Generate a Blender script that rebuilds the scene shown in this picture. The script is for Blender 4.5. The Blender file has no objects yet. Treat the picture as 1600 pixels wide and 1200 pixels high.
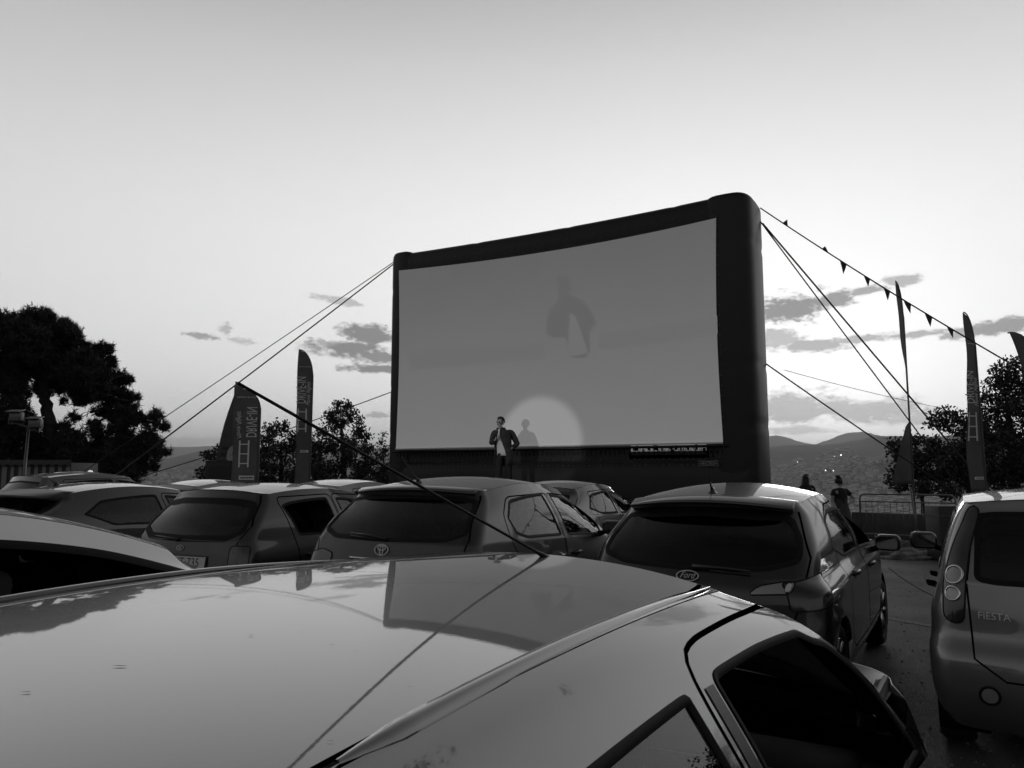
import bpy, bmesh, math, random
import numpy as np
from mathutils import Vector, Matrix
from mathutils.bvhtree import BVHTree
from mathutils.geometry import delaunay_2d_cdt
R = math.radians
S = bpy.context.scene
random.seed(7); rng = np.random.default_rng(7)

# ------------------------------------------------------------------ camera
YAW, PITCH, CZ = R(30.1), R(6.6), 1.6
cam = bpy.data.cameras.new('camera'); camo = bpy.data.objects.new('camera', cam)
S.collection.objects.link(camo); S.camera = camo
cam.sensor_width = 36; cam.lens = 27.0; cam.clip_start = .05; cam.clip_end = 60000
camo.location = (0, 0, CZ); camo.rotation_euler = (math.pi/2 + PITCH, 0, YAW)
S.view_settings.view_transform = 'Standard'; S.view_settings.look = 'None'
S.view_settings.exposure = 0; S.view_settings.gamma = 1
S.cycles.max_bounces = 8; S.cycles.transparent_max_bounces = 24
S.cycles.volume_bounces = 0

# ------------------------------------------------------------------ sky (a black and white dusk sky)
def ang(px, py):                      # direction of a point of the view as (azimuth from camera axis, elevation) in degrees
    X = (px-800)/1200; Yv = (600-py)/1200
    y = math.cos(PITCH)-math.sin(PITCH)*Yv; z = math.sin(PITCH)+math.cos(PITCH)*Yv
    return math.degrees(math.atan2(X, y)), math.degrees(math.atan2(z, math.hypot(X, y)))
def build_world():
    w = bpy.data.worlds.new('World'); S.world = w; w.use_nodes = True
    nt = w.node_tree; N = nt.nodes; Lk = nt.links; N.clear()
    def n(t, **k):
        a = N.new(t)
        for q, v in k.items(): setattr(a, q, v)
        return a
    def M(op, a, b=None, c=None, clamp=False):
        m = n('ShaderNodeMath', operation=op, use_clamp=clamp)
        for i, v in enumerate((a, b, c)):
            if v is None: continue
            if isinstance(v, (int, float)): m.inputs[i].default_value = v
            else: Lk.new(v, m.inputs[i])
        return m.outputs[0]
    def ramp(v, pts, interp='EASE'):
        r = n('ShaderNodeValToRGB'); r.color_ramp.interpolation = interp
        e = r.color_ramp.elements
        while len(e) < len(pts): e.new(.5)
        for q, (p, c) in zip(e, pts): q.position = p; q.color = (c, c, c, 1)
        Lk.new(v, r.inputs[0]); return r.outputs[0]
    tc = n('ShaderNodeTexCoord'); rot = n('ShaderNodeVectorRotate', rotation_type='Z_AXIS')
    rot.inputs['Angle'].default_value = -YAW
    Lk.new(tc.outputs['Generated'], rot.inputs['Vector'])
    sp = n('ShaderNodeSeparateXYZ'); Lk.new(rot.outputs[0], sp.inputs[0])
    x, y, z = sp.outputs
    az = M('MULTIPLY', M('ARCTAN2', x, y), 57.29578)
    el = M('MULTIPLY', M('ARCSINE', z), 57.29578)
    E = ramp(M('DIVIDE', el, 90, clamp=True), [(0, .70), (.08, .82), (.20, .84), (.32, .54), (.40, .34), (.60, .18), (1, .10)], 'B_SPLINE')
    # glow where the sun went down, right of the screen; falls off behind the viewer
    da = M('ABSOLUTE', M('SUBTRACT', az, 11))
    A = ramp(M('DIVIDE', da, 180, clamp=True), [(0, 1.0), (.12, .95), (.25, .88), (.36, .80), (.5, .54), (.7, .40), (1, .36)], 'B_SPLINE')
    dg = M('SQRT', M('ADD', M('POWER', M('DIVIDE', da, 42), 2), M('POWER', M('DIVIDE', M('SUBTRACT', el, 9), 27), 2)))
    glow = M('MULTIPLY', M('POWER', 2.718, M('MULTIPLY', M('MULTIPLY', dg, dg), -1)), .17)
    base = M('ADD', M('MULTIPLY', E, A), glow)
    sky = n('ShaderNodeTexSky', sky_type='NISHITA'); sky.sun_disc = False
    sky.sun_elevation = R(4); sky.sun_rotation = -YAW + R(22)
    bw = n('ShaderNodeRGBToBW'); Lk.new(sky.outputs[0], bw.inputs[0])
    base = M('ADD', base, M('MULTIPLY', bw.outputs[0], .03))
    # dusk clouds, each at its own place in the sky
    cm = n('ShaderNodeCombineXYZ'); Lk.new(az, cm.inputs[0]); Lk.new(M('MULTIPLY', el, 2.0), cm.inputs[1])
    nz = n('ShaderNodeTexNoise'); nz.inputs['Scale'].default_value = .42; nz.inputs['Detail'].default_value = 7; nz.inputs['Roughness'].default_value = .62
    Lk.new(cm.outputs[0], nz.inputs['Vector'])
    nzb = n('ShaderNodeTexNoise'); nzb.inputs['Scale'].default_value = 1.5; nzb.inputs['Detail'].default_value = 6; nzb.inputs['Roughness'].default_value = .65; Lk.new(cm.outputs[0], nzb.inputs['Vector'])
    nf = M('SUBTRACT', nz.outputs[0], .5); ng = M('ADD', nf, M('MULTIPLY', M('SUBTRACT', nzb.outputs[0], .5), .8))
    clouds = [(1235,482,80,27,.66,-.08),(1300,470,62,17,.62,-.12),(1352,454,46,10,.55,-.14),(1408,437,40,10,.46,-.04),(1215,530,50,24,.46,.10),(1262,541,85,12,.52,.0),
              (1340,530,90,8,.50,-.05),(1430,523,85,8,.50,-.02),(1505,521,55,10,.52,-.06),(1572,507,80,15,.60,-.10),(1235,636,110,30,.48,.0),(1350,642,120,24,.46,.0),(1450,656,120,19,.40,.05),
              (1235,672,95,9,.34,0),(568,522,60,20,.66,.0),(548,546,74,18,.66,.05),(590,556,54,15,.64,.0),(583,577,52,8,.66,0),(520,540,38,10,.55,0),(530,470,54,7,.36,.1),
              (315,525,32,6,.50,.08),(352,514,12,11,.36,0),(378,533,25,6,.30,.1),(590,648,22,5,.42,0),(300,690,80,9,.2,0),(500,700,160,12,.14,0),(850,560,220,40,.4,0),
              (-260,420,240,40,.5,0),(-420,300,180,22,.45,0),(1900,380,260,40,.5,-.1),(2300,560,400,60,.5,0)]
    nzc = n('ShaderNodeTexNoise'); nzc.inputs['Scale'].default_value = 2.6; nzc.inputs['Detail'].default_value = 7; nzc.inputs['Roughness'].default_value = .7; Lk.new(cm.outputs[0], nzc.inputs['Vector'])
    nh = M('ADD', M('MULTIPLY', nf, .5), M('MULTIPLY', M('SUBTRACT', nzc.outputs[0], .5), 1.6))
    tot = None
    for (px, py, rx, ry, dens, tilt) in clouds:
        a, e = ang(px, py); a2, _ = ang(px+rx, py); _, e2 = ang(px, py-ry)
        ra = max(.3, abs(a2-a)); re = max(.2, abs(e2-e))
        if tilt:
            ee = M('ADD', M('SUBTRACT', el, e), M('MULTIPLY', M('SUBTRACT', az, a), tilt))
        else: ee = M('SUBTRACT', el, e)
        d = M('SQRT', M('ADD', M('POWER', M('DIVIDE', M('SUBTRACT', az, a), ra), 2), M('POWER', M('DIVIDE', ee, re), 2)))
        v = M('MULTIPLY', M('ADD', M('SUBTRACT', 1.0, d), M('MULTIPLY', nh if rx < 36 else ng, 2.1)), 2.0, clamp=True)
        v = M('MULTIPLY', v, dens*1.1)
        tot = v if tot is None else M('MAXIMUM', tot, v)
    # broken cloud over the rest of the sky, outside the view (seen only in the glass and paint)
    cm2 = n('ShaderNodeMapping'); Lk.new(rot.outputs[0], cm2.inputs[0]); cm2.inputs['Scale'].default_value = (1, 1, 3.2)
    n2 = n('ShaderNodeTexNoise'); n2.inputs['Scale'].default_value = 2.4; n2.inputs['Detail'].default_value = 6
    Lk.new(cm2.outputs[0], n2.inputs['Vector'])
    far = M('MULTIPLY', M('MULTIPLY', M('SUBTRACT', n2.outputs[0], .5), 5, clamp=True), M('MULTIPLY', M('SUBTRACT', M('ABSOLUTE', M('SUBTRACT', az, 2)), 48), .06, clamp=True))
    tot = M('MAXIMUM', tot, M('MULTIPLY', far, .22))
    base = M('MULTIPLY', base, M('SUBTRACT', 1, tot))
    # fine mottling
    base = M('MULTIPLY', base, M('ADD', 1, M('MULTIPLY', nf, .04)))
    bg = n('ShaderNodeBackground'); Lk.new(base, bg.inputs[0]); bg.inputs[1].default_value = 1.0
    o = n('ShaderNodeOutputWorld'); Lk.new(bg.outputs[0], o.inputs[0])
build_world()

sun = bpy.data.lights.new('sun', 'SUN'); sun.energy = .35; sun.angle = R(12); sun.color = (1, 1, 1)
suno = bpy.data.objects.new('sun', sun); S.collection.objects.link(suno)
_a = YAW - R(22); _d = Vector((-math.sin(_a)*math.cos(R(6)), math.cos(_a)*math.cos(R(6)), math.sin(R(6))))
suno.rotation_euler = _d.to_track_quat('Z', 'Y').to_euler()

# ------------------------------------------------------------------ placing helpers
def ray(px, py):
    X = (px-800)/1200; Yv = (600-py)/1200
    y = math.cos(PITCH)-math.sin(PITCH)*Yv; z = math.sin(PITCH)+math.cos(PITCH)*Yv
    return Vector((X*math.cos(YAW)-y*math.sin(YAW), X*math.sin(YAW)+y*math.cos(YAW), z))
def at_Y(px, py, Y): r = ray(px, py); t = Y/r.y; return Vector((r.x*t, Y, CZ+r.z*t))
def at_d(px, py, d): r = ray(px, py); t = d/math.hypot(r.x, r.y); return Vector((r.x*t, r.y*t, CZ+r.z*t))
def ground(px, d): p = at_d(px, 739, d); p.z = 0; return p
CR = Vector((math.cos(YAW), math.sin(YAW), 0)); CF = Vector((-math.sin(YAW), math.cos(YAW), 0))

# ------------------------------------------------------------------ objects and materials
def link(o, parent=None):
    S.collection.objects.link(o)
    if parent: o.parent = parent
    return o
def tag(o, label=None, cat=None, group=None, kind=None):
    if label: o['label'] = label
    if cat: o['category'] = cat
    if group: o['group'] = group
    if kind: o['kind'] = kind
    return o
def empty(name, loc=(0, 0, 0), rz=0, **k):
    o = bpy.data.objects.new(name, None); o.location = loc; o.rotation_euler = (0, 0, rz); o.empty_display_size = .2
    return tag(link(o), **k)
def mesh(name, V, F, m, parent=None, smooth=True, merge=False):
    me = bpy.data.meshes.new(name)
    if not isinstance(V, list): V = V.tolist()
    if not isinstance(F, list): F = F.tolist()
    me.from_pydata(V, [], F)
    if merge:
        b = bmesh.new(); b.from_mesh(me); bmesh.ops.remove_doubles(b, verts=b.verts, dist=merge); b.to_mesh(me); b.free()
    me.polygons.foreach_set('use_smooth', [smooth]*len(me.polygons))
    me.materials.append(m); me.update()
    return link(bpy.data.objects.new(name, me), parent)
def solidify(o, t, off=0):
    q = o.modifiers.new('s', 'SOLIDIFY'); q.thickness = t; q.offset = off; return o
def bevel(o, w, seg=2):
    q = o.modifiers.new('b', 'BEVEL'); q.width = w; q.segments = seg; q.limit_method = 'ANGLE'; return o
def subsurf(o, n=2):
    q = o.modifiers.new('u', 'SUBSURF'); q.levels = n; q.render_levels = n; return o

def mat(name, v, rough=.6, cior=1.5, metal=0, coat=0, coat_r=.03, noise=0, nscale=6, bump=0, bscale=60, emit=0, spec=.5, back=None, sheen=0, rnoise=0):
    m = bpy.data.materials.new(name); m.use_nodes = True; nt = m.node_tree; N = nt.nodes; L = nt.links
    p = N['Principled BSDF']; p.inputs['Base Color'].default_value = (v, v, v, 1); p.inputs['Roughness'].default_value = rough
    p.inputs['Metallic'].default_value = metal; p.inputs['Coat Weight'].default_value = coat; p.inputs['Coat Roughness'].default_value = coat_r
    p.inputs['Specular IOR Level'].default_value = spec; p.inputs['Coat IOR'].default_value = cior
    if sheen: p.inputs['Sheen Weight'].default_value = sheen
    tc = N.new('ShaderNodeTexCoord')
    if noise:
        a = N.new('ShaderNodeTexNoise'); a.inputs['Scale'].default_value = nscale; a.inputs['Detail'].default_value = 6
        L.new(tc.outputs['Object'], a.inputs['Vector'])
        r = N.new('ShaderNodeMapRange'); r.inputs[1].default_value = .3; r.inputs[2].default_value = .7
        r.inputs[3].default_value = v*(1-noise); r.inputs[4].default_value = v*(1+noise); L.new(a.outputs[0], r.inputs[0])
        L.new(r.outputs[0], p.inputs['Base Color'])
    if rnoise:
        a = N.new('ShaderNodeTexNoise'); a.inputs['Scale'].default_value = 9; a.inputs['Detail'].default_value = 8
        L.new(tc.outputs['Object'], a.inputs['Vector'])
        r = N.new('ShaderNodeMapRange'); r.inputs[1].default_value = .35; r.inputs[2].default_value = .75
        r.inputs[3].default_value = coat_r; r.inputs[4].default_value = coat_r+rnoise; L.new(a.outputs[0], r.inputs[0])
        L.new(r.outputs[0], p.inputs['Coat Roughness'])
    if bump:
        a = N.new('ShaderNodeTexNoise'); a.inputs['Scale'].default_value = bscale; a.inputs['Detail'].default_value = 5
        L.new(tc.outputs['Object'], a.inputs['Vector'])
        b = N.new('ShaderNodeBump'); b.inputs['Strength'].default_value = bump; b.inputs['Distance'].default_value = .01
        L.new(a.outputs[0], b.inputs['Height']); L.new(b.outputs[0], p.inputs['Normal'])
        if coat: L.new(b.outputs[0], p.inputs['Coat Normal'])
    if emit: p.inputs['Emission Color'].default_value = (1, 1, 1, 1); p.inputs['Emission Strength'].default_value = emit
    if back is not None:     # sheet metal with a dark lining on its inside
        g = N.new('ShaderNodeNewGeometry'); q = N.new('ShaderNodeBsdfDiffuse'); q.inputs[0].default_value = (back, back, back, 1)
        x = N.new('ShaderNodeMixShader'); L.new(g.outputs['Backfacing'], x.inputs[0]); L.new(p.outputs[0], x.inputs[1]); L.new(q.outputs[0], x.inputs[2])
        L.new(x.outputs[0], N['Material Output'].inputs[0])
    return m
def glassmat(name, tint, ior=1.5, rough=0.0):
    m = bpy.data.materials.new(name); m.use_nodes = True; nt = m.node_tree; N = nt.nodes; L = nt.links; N.clear()
    t = N.new('ShaderNodeBsdfTransparent'); t.inputs[0].default_value = (tint, tint, tint, 1)
    g = N.new('ShaderNodeBsdfGlossy'); g.inputs[0].default_value = (1, 1, 1, 1); g.inputs['Roughness'].default_value = rough
    f = N.new('ShaderNodeFresnel'); f.inputs[0].default_value = ior
    x = N.new('ShaderNodeMixShader'); o = N.new('ShaderNodeOutputMaterial')
    L.new(f.outputs[0], x.inputs[0]); L.new(t.outputs[0], x.inputs[1]); L.new(g.outputs[0], x.inputs[2]); L.new(x.outputs[0], o.inputs[0])
    return m
PM = {}
def paint(v, metal=.4, dirt=.03, key=None, cior=1.5, coat=1, rough=.38, bump=.002):
    k = key or (v, metal, dirt)
    if k not in PM: PM[k] = mat('car_paint', v, rough=rough, cior=cior, metal=metal, coat=coat, coat_r=.015, noise=.05, nscale=2, bump=bump, bscale=160, rnoise=dirt, back=.012)
    return PM[k]
BLK = mat('black_rubber', .008, .6, spec=.15); PLA = mat('black_plastic', .018, .35, bump=.05, bscale=300); GAP = mat('panel_gap', .002, .9, spec=0)
CHR = mat('chrome', .65, .12, metal=1); TIN = glassmat('window_glass', .42); TIND = glassmat('tinted_glass', .07, 1.42); TINM = glassmat('smoked_glass', .38, 1.5)
SEAT = mat('seat_fabric', .025, .9, bump=.3, bscale=200); TYR = mat('tyre_rubber', .012, .8, bump=.2, bscale=80); RIM = mat('alloy', .4, .3, metal=1)
LENS = mat('tail_lens', .016, .15, coat=.8); BADGE = mat('badge_metal', .55, .35, metal=.5); MIRG = mat('mirror_glass', .30, .04, metal=1); LENSB = mat('clear_lens', .30, .12, coat=1, metal=.3); PLT = mat('plate_white', .55, .4); INK = mat('ink', .01, .5)
STEEL = mat('galvanised_steel', .10, .4, metal=.8, noise=.3, nscale=30); BLKP = mat('black_canvas', .004, .42, bump=.35, bscale=2.2, spec=.4)

# ------------------------------------------------------------------ small shape tools
def tube(pts, r, seg=8, closed=False, cap=True):
    """tube through points; r scalar or list -> V,F"""
    P = [Vector(p) for p in pts]; n = len(P); rr = r if isinstance(r, (list, tuple)) else [r]*n
    V = []; F = []; up = None
    for i in range(n):
        a = P[(i-1) % n] if (closed or i > 0) else P[i]; b = P[(i+1) % n] if (closed or i < n-1) else P[i]
        t = (b-a); t = t.normalized() if t.length > 1e-9 else Vector((0, 0, 1))
        if up is None: up = t.orthogonal().normalized()
        up = (up - t*up.dot(t)); up = up.normalized() if up.length > 1e-6 else t.orthogonal().normalized()
        q = t.cross(up)
        for k in range(seg):
            c = 2*math.pi*k/seg; V.append(tuple(P[i]+up*math.cos(c)*rr[i]+q*math.sin(c)*rr[i]))
    for i in range(n if closed else n-1):
        for k in range(seg):
            a = i*seg+k; b = i*seg+(k+1) % seg; c = ((i+1) % n)*seg+(k+1) % seg; d = ((i+1) % n)*seg+k
            F.append((a, b, c, d))
    if cap and not closed: F.append(tuple(range(seg))[::-1]); F.append(tuple((n-1)*seg+k for k in range(seg)))
    return V, F
class MB:
    def __init__(s): s.V = []; s.F = []
    def add(s, V, F):
        o = len(s.V); s.V += [tuple(v) for v in V]; s.F += [tuple(i+o for i in f) for f in F]; return s
    def tube(s, pts, r, seg=8, **k): return s.add(*tube(pts, r, seg, **k))
    def box(s, c, d, rz=0, ry=0):
        m = Matrix.Translation(c) @ Matrix.Rotation(rz, 4, 'Z') @ Matrix.Rotation(ry, 4, 'Y')
        V = [tuple(m @ Vector((x*d[0]/2, y*d[1]/2, z*d[2]/2))) for x in (-1, 1) for y in (-1, 1) for z in (-1, 1)]
        return s.add(V, [(0, 1, 3, 2), (4, 6, 7, 5), (0, 4, 5, 1), (2, 3, 7, 6), (0, 2, 6, 4), (1, 5, 7, 3)])
    def build(s, name, m, parent=None, smooth=True): return mesh(name, s.V, s.F, m, parent, smooth)
def rbox(name, c, d, w, m, parent=None, rx=0, rz=0, seg=3):
    b = bmesh.new(); bmesh.ops.create_cube(b, size=1); bmesh.ops.scale(b, vec=d, verts=b.verts)
    bmesh.ops.bevel(b, geom=b.edges[:], offset=w, segments=seg, profile=.5, affect='EDGES')
    me = bpy.data.meshes.new(name); b.to_mesh(me); b.free(); me.materials.append(m)
    me.polygons.foreach_set('use_smooth', [True]*len(me.polygons))
    o = link(bpy.data.objects.new(name, me), parent); o.location = c; o.rotation_euler = (rx, 0, rz); return o
def chaikin(P, n=2, closed=True):
    for _ in range(n):
        Q = []; m = len(P)
        if not closed: Q.append(P[0])
        for i in range(m if closed else m-1):
            a = P[i]; b = P[(i+1) % m]
            Q.append((a[0]*.75+b[0]*.25, a[1]*.75+b[1]*.25)); Q.append((a[0]*.25+b[0]*.75, a[1]*.25+b[1]*.75))
        if not closed: Q.append(P[-1])
        P = Q
    return P
def resample(P, step, closed=True):
    Q = []; m = len(P)
    for i in range(m if closed else m-1):
        a = P[i]; b = P[(i+1) % m]; L = math.hypot(a[0]-b[0], a[1]-b[1]); k = max(1, int(round(L/step)))
        for j in range(k): Q.append((a[0]+(b[0]-a[0])*j/k, a[1]+(b[1]-a[1])*j/k))
    if not closed: Q.append(P[-1])
    return Q
def thin(P, mind):
    Q = [P[0]]
    for p in P[1:]:
        if math.hypot(p[0]-Q[-1][0], p[1]-Q[-1][1]) >= mind: Q.append(p)
    if math.hypot(Q[0][0]-Q[-1][0], Q[0][1]-Q[-1][1]) < mind: Q.pop()
    return Q
def area(P): return .5*sum(P[i][0]*P[(i+1) % len(P)][1]-P[(i+1) % len(P)][0]*P[i][1] for i in range(len(P)))
def inset(P, d):
    s = 1 if area(P) > 0 else -1; Q = []; n = len(P)
    for i in range(n):
        a = P[i-1]; b = P[(i+1) % n]; tx, ty = b[0]-a[0], b[1]-a[1]; L = math.hypot(tx, ty) or 1
        Q.append((P[i][0]-ty/L*d*s, P[i][1]+tx/L*d*s))
    return Q
def inside(P, X, Y):
    P = np.array(P); n = len(P); r = np.zeros(len(X), bool)
    for i in range(n):
        x1, y1 = P[i]; x2, y2 = P[(i+1) % n]
        c = ((y1 > Y) != (y2 > Y)); r ^= c & (X < (x2-x1)*(Y-y1)/((y2-y1) or 1e-9)+x1)
    return r
def fill2d(P, step):
    """triangulated interior of polygon -> pts2d, faces"""
    xs = [p[0] for p in P]; ys = [p[1] for p in P]
    gx, gy = np.meshgrid(np.arange(min(xs)+step/2, max(xs), step), np.arange(min(ys)+step/2, max(ys), step))
    gx = gx.ravel(); gy = gy.ravel(); Q = inset(P, step*.45)
    k = inside(Q, gx, gy) if len(gx) else []
    pts = [Vector(p) for p in P]+[Vector((a, b)) for a, b in zip(gx[k], gy[k])]
    n = len(P); e = [(i, (i+1) % n) for i in range(n)]
    v, _, f, _, _, _ = delaunay_2d_cdt(pts, e, [], 1, 1e-6)
    v = [tuple(q) for q in v]; f = [tuple(q) for q in f if len(q) == 3]
    return v, f
def text_mesh(s, size=1.0, ext=0.0, align='CENTER', shear=0):
    c = bpy.data.curves.new('lettering', 'FONT'); c.body = s; c.size = size; c.extrude = ext; c.align_x = align; c.align_y = 'CENTER'; c.shear = shear
    c.resolution_u = 3
    o = bpy.data.objects.new('lettering', c); S.collection.objects.link(o)
    dg = bpy.context.evaluated_depsgraph_get(); me = bpy.data.meshes.new_from_object(o.evaluated_get(dg))
    bpy.data.objects.remove(o); V = [tuple(v.co) for v in me.vertices]; F = [tuple(p.vertices) for p in me.polygons]
    bpy.data.meshes.remove(me); return V, F
def lathe(prof, seg=32, axis='X'):
    V = []; F = []
    for (r, h) in prof:
        for k in range(seg):
            c = 2*math.pi*k/seg; V.append((h, r*math.cos(c), r*math.sin(c)))
    for i in range(len(prof)-1):
        for k in range(seg):
            a = i*seg+k; b = i*seg+(k+1) % seg; F.append((a, b, b+seg, a+seg))
    return V, F


# ------------------------------------------------------------------ cars
def quad3(a, b, c, u): return a*(2*(u-.5)*(u-1)) + b*(-4*u*(u-1)) + c*(2*u*(u-.5))
def ring(lv, n):
    nR, nC, nS, nF, nC2, nB = n
    wr, wm, wf = lv['w']; zr, zm, zf = lv['z']; yr, yc, yf = lv['y']; rr = lv['rr']; bow = lv.get('bow', .04); cr = lv.get('crown', 0)
    s = np.arange(nR)/nR; x = s*(wr-rr); y = yr+bow*(x/wr)**2; z = zr+cr*(1-(x/wr)**2)
    th = np.arange(nC)/nC*math.pi/2; yA = yr+bow*((wr-rr)/wr)**2; zc = cr*(1-((wr-rr)/wr)**2)
    x = np.r_[x, wr-rr+rr*np.sin(th)]; y = np.r_[y, yA+rr*(1-np.cos(th))]; z = np.r_[z, zr+zc*(1-th/(math.pi/2))]
    u = np.arange(nS)/nS; y0 = yA+rr
    x = np.r_[x, quad3(wr, wm, wf, u)]; y = np.r_[y, y0+(yc-y0)*u]; z = np.r_[z, quad3(zr, zm, zf, u)]
    if 'nose' in lv:
        wn, zn, rf = lv['nose']
        u = np.arange(nF)/nF; x = np.r_[x, wf+(wn-wf)*u**1.6]; y = np.r_[y, yc+(yf-rf-yc)*u]; z = np.r_[z, zf+(zn-zf)*u**1.5]
        th = np.arange(nC2)/nC2*math.pi/2; x = np.r_[x, wn-rf+rf*np.cos(th)]; y = np.r_[y, yf-rf+rf*np.sin(th)]; z = np.r_[z, zn+0*th]
        s = np.arange(nB+1)/nB; x = np.r_[x, (wn-rf)*(1-s)]; y = np.r_[y, yf+.12*(1-(1-s)**2)]; z = np.r_[z, zn+0*s+.02*s]
    else:
        m = nF+nC2+nB; s = np.arange(m+1)/m
        x = np.r_[x, wf*(1-s)]; y = np.r_[y, yc+(yf-yc)*(1-(1-s)**2)]; z = np.r_[z, zf+cr*(1-(1-s)**2)]
    return np.c_[x, y, z]
def loft(rings, counts):
    out = []; K = len(rings)
    for i in range(K-1):
        p1, p2 = rings[i], rings[i+1]; p0 = rings[i-1] if i else 2*p1-p2; p3 = rings[i+2] if i < K-2 else 2*p2-p1
        for j in range(counts[i]):
            t = j/counts[i]
            out.append(.5*((2*p1)+(p2-p0)*t+(2*p0-5*p1+4*p2-p3)*t*t+(3*p1-p0-3*p2+p3)*t**3))
    out.append(rings[-1]); return np.array(out)

class Proj:
    def __init__(s, bvh, phi=0, ox=0, oy=0, top=False, sgn=1):
        p = R(phi); s.b = bvh; s.top = top; s.sgn = sgn
        s.out = Vector((math.sin(p), -math.cos(p), 0)); s.perp = Vector((math.cos(p), math.sin(p), 0)); s.o = Vector((ox, oy, 0))
    def __call__(s, a, b, off=0):
        if s.top: o = Vector((a, b, 4)); d = Vector((0, 0, -1))
        else: o = s.o+s.perp*a+s.out*5; o.z = b; d = -s.out
        h, nrm, _, _ = s.b.ray_cast(o, d)
        if h is None:
            h, nrm, _, _ = s.b.find_nearest(o+d*4.0)
        if nrm.dot(d) > 0: nrm = -nrm
        h = h+nrm*off
        return (h.x*s.sgn, h.y, h.z)
def patch(P, pr, off, step, name, m, parent):
    v, f = fill2d(P, step); V = [pr(a, b, off) for a, b in v]
    if len(f) == 0: return None
    return mesh(name, V, orient(V, f, pr), m, parent)
def orient(V, f, pr):
    # make faces look outward
    tot = 0; out = Vector((0, 0, 1)) if pr.top else Vector((pr.out.x*pr.sgn, pr.out.y, 0))
    for q in f[:60]:
        a, b, c = (Vector(V[i]) for i in q[:3]); tot += (b-a).cross(c-a).dot(out)
    return [tuple(q) if tot > 0 else tuple(q)[::-1] for q in f]
def sealm(P, w, pr, name, m, parent, o1=.002, o2=-.003, lift=.004):
    A = P; B = inset(P, w*.5); C = inset(P, w); n = len(P)
    V = [pr(a, b, o1) for a, b in A]+[pr(a, b, lift) for a, b in B]+[pr(a, b, o2) for a, b in C]
    F = []
    for k in range(2):
        for i in range(n): j = (i+1) % n; F.append((k*n+i, k*n+j, (k+1)*n+j, (k+1)*n+i))
    return mesh(name, V, orient(V, F, pr), m, parent)
def ribbon(P, w, pr, mb, off=.0015, closed=False):
    P = resample(P, .03, closed); n = len(P); V = []; F = []
    for i in range(n):
        a = P[i-1] if (i > 0 or closed) else P[i]; b = P[(i+1) % n] if (i < n-1 or closed) else P[i]
        tx, ty = b[0]-a[0], b[1]-a[1]; L = math.hypot(tx, ty) or 1; nx, ny = -ty/L*w/2, tx/L*w/2
        V += [pr(P[i][0]+nx, P[i][1]+ny, off), pr(P[i][0]-nx, P[i][1]-ny, off)]
    for i in range(n if closed else n-1):
        j = (i+1) % n; F.append((2*i, 2*i+1, 2*j+1, 2*j))
    mb.add(V, orient(V, F, pr))
def roundpoly(P, seg=.12, it=2, mind=.012, closed=True): return thin(chaikin(resample(P, seg), it), mind)

def wheel(name, loc, r, w, parent, m_rim=None, sgn=1):
    e = bpy.data.objects.new(name, None); e.location = loc; link(e, parent)
    V, F = lathe([(r*.66, -w*.42), (r*.9, -w*.5), (r*.985, -w*.36), (r, 0), (r*.985, w*.36), (r*.9, w*.5), (r*.66, w*.42), (r*.6, 0), (r*.66, -w*.42)], 40)
    mesh('tyre', V, F, TYR, e)
    b = MB(); V, F = lathe([(r*.67, -w*.4), (r*.63, w*.1), (r*.67, w*.42), (r*.64, w*.43)], 40); b.add(V, F)
    V, F = lathe([(.001, w*.36), (r*.12, w*.36), (r*.16, w*.25), (r*.16, -w*.3)], 24); b.add(V, F)
    for k in range(7):
        a = 2*math.pi*k/7; c, s_ = math.cos(a), math.sin(a)
        b.tube([(w*.3, r*.12*c, r*.12*s_), (w*.36, r*.4*c, r*.4*s_), (w*.36, r*.65*c, r*.65*s_)], [.028, .02, .024], 6)
    for i in range(len(b.V)): b.V[i] = (b.V[i][0]*sgn, b.V[i][1], b.V[i][2])
    if sgn < 0: b.F = [f[::-1] for f in b.F]
    b.build('rim', m_rim or RIM, e); return e

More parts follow.
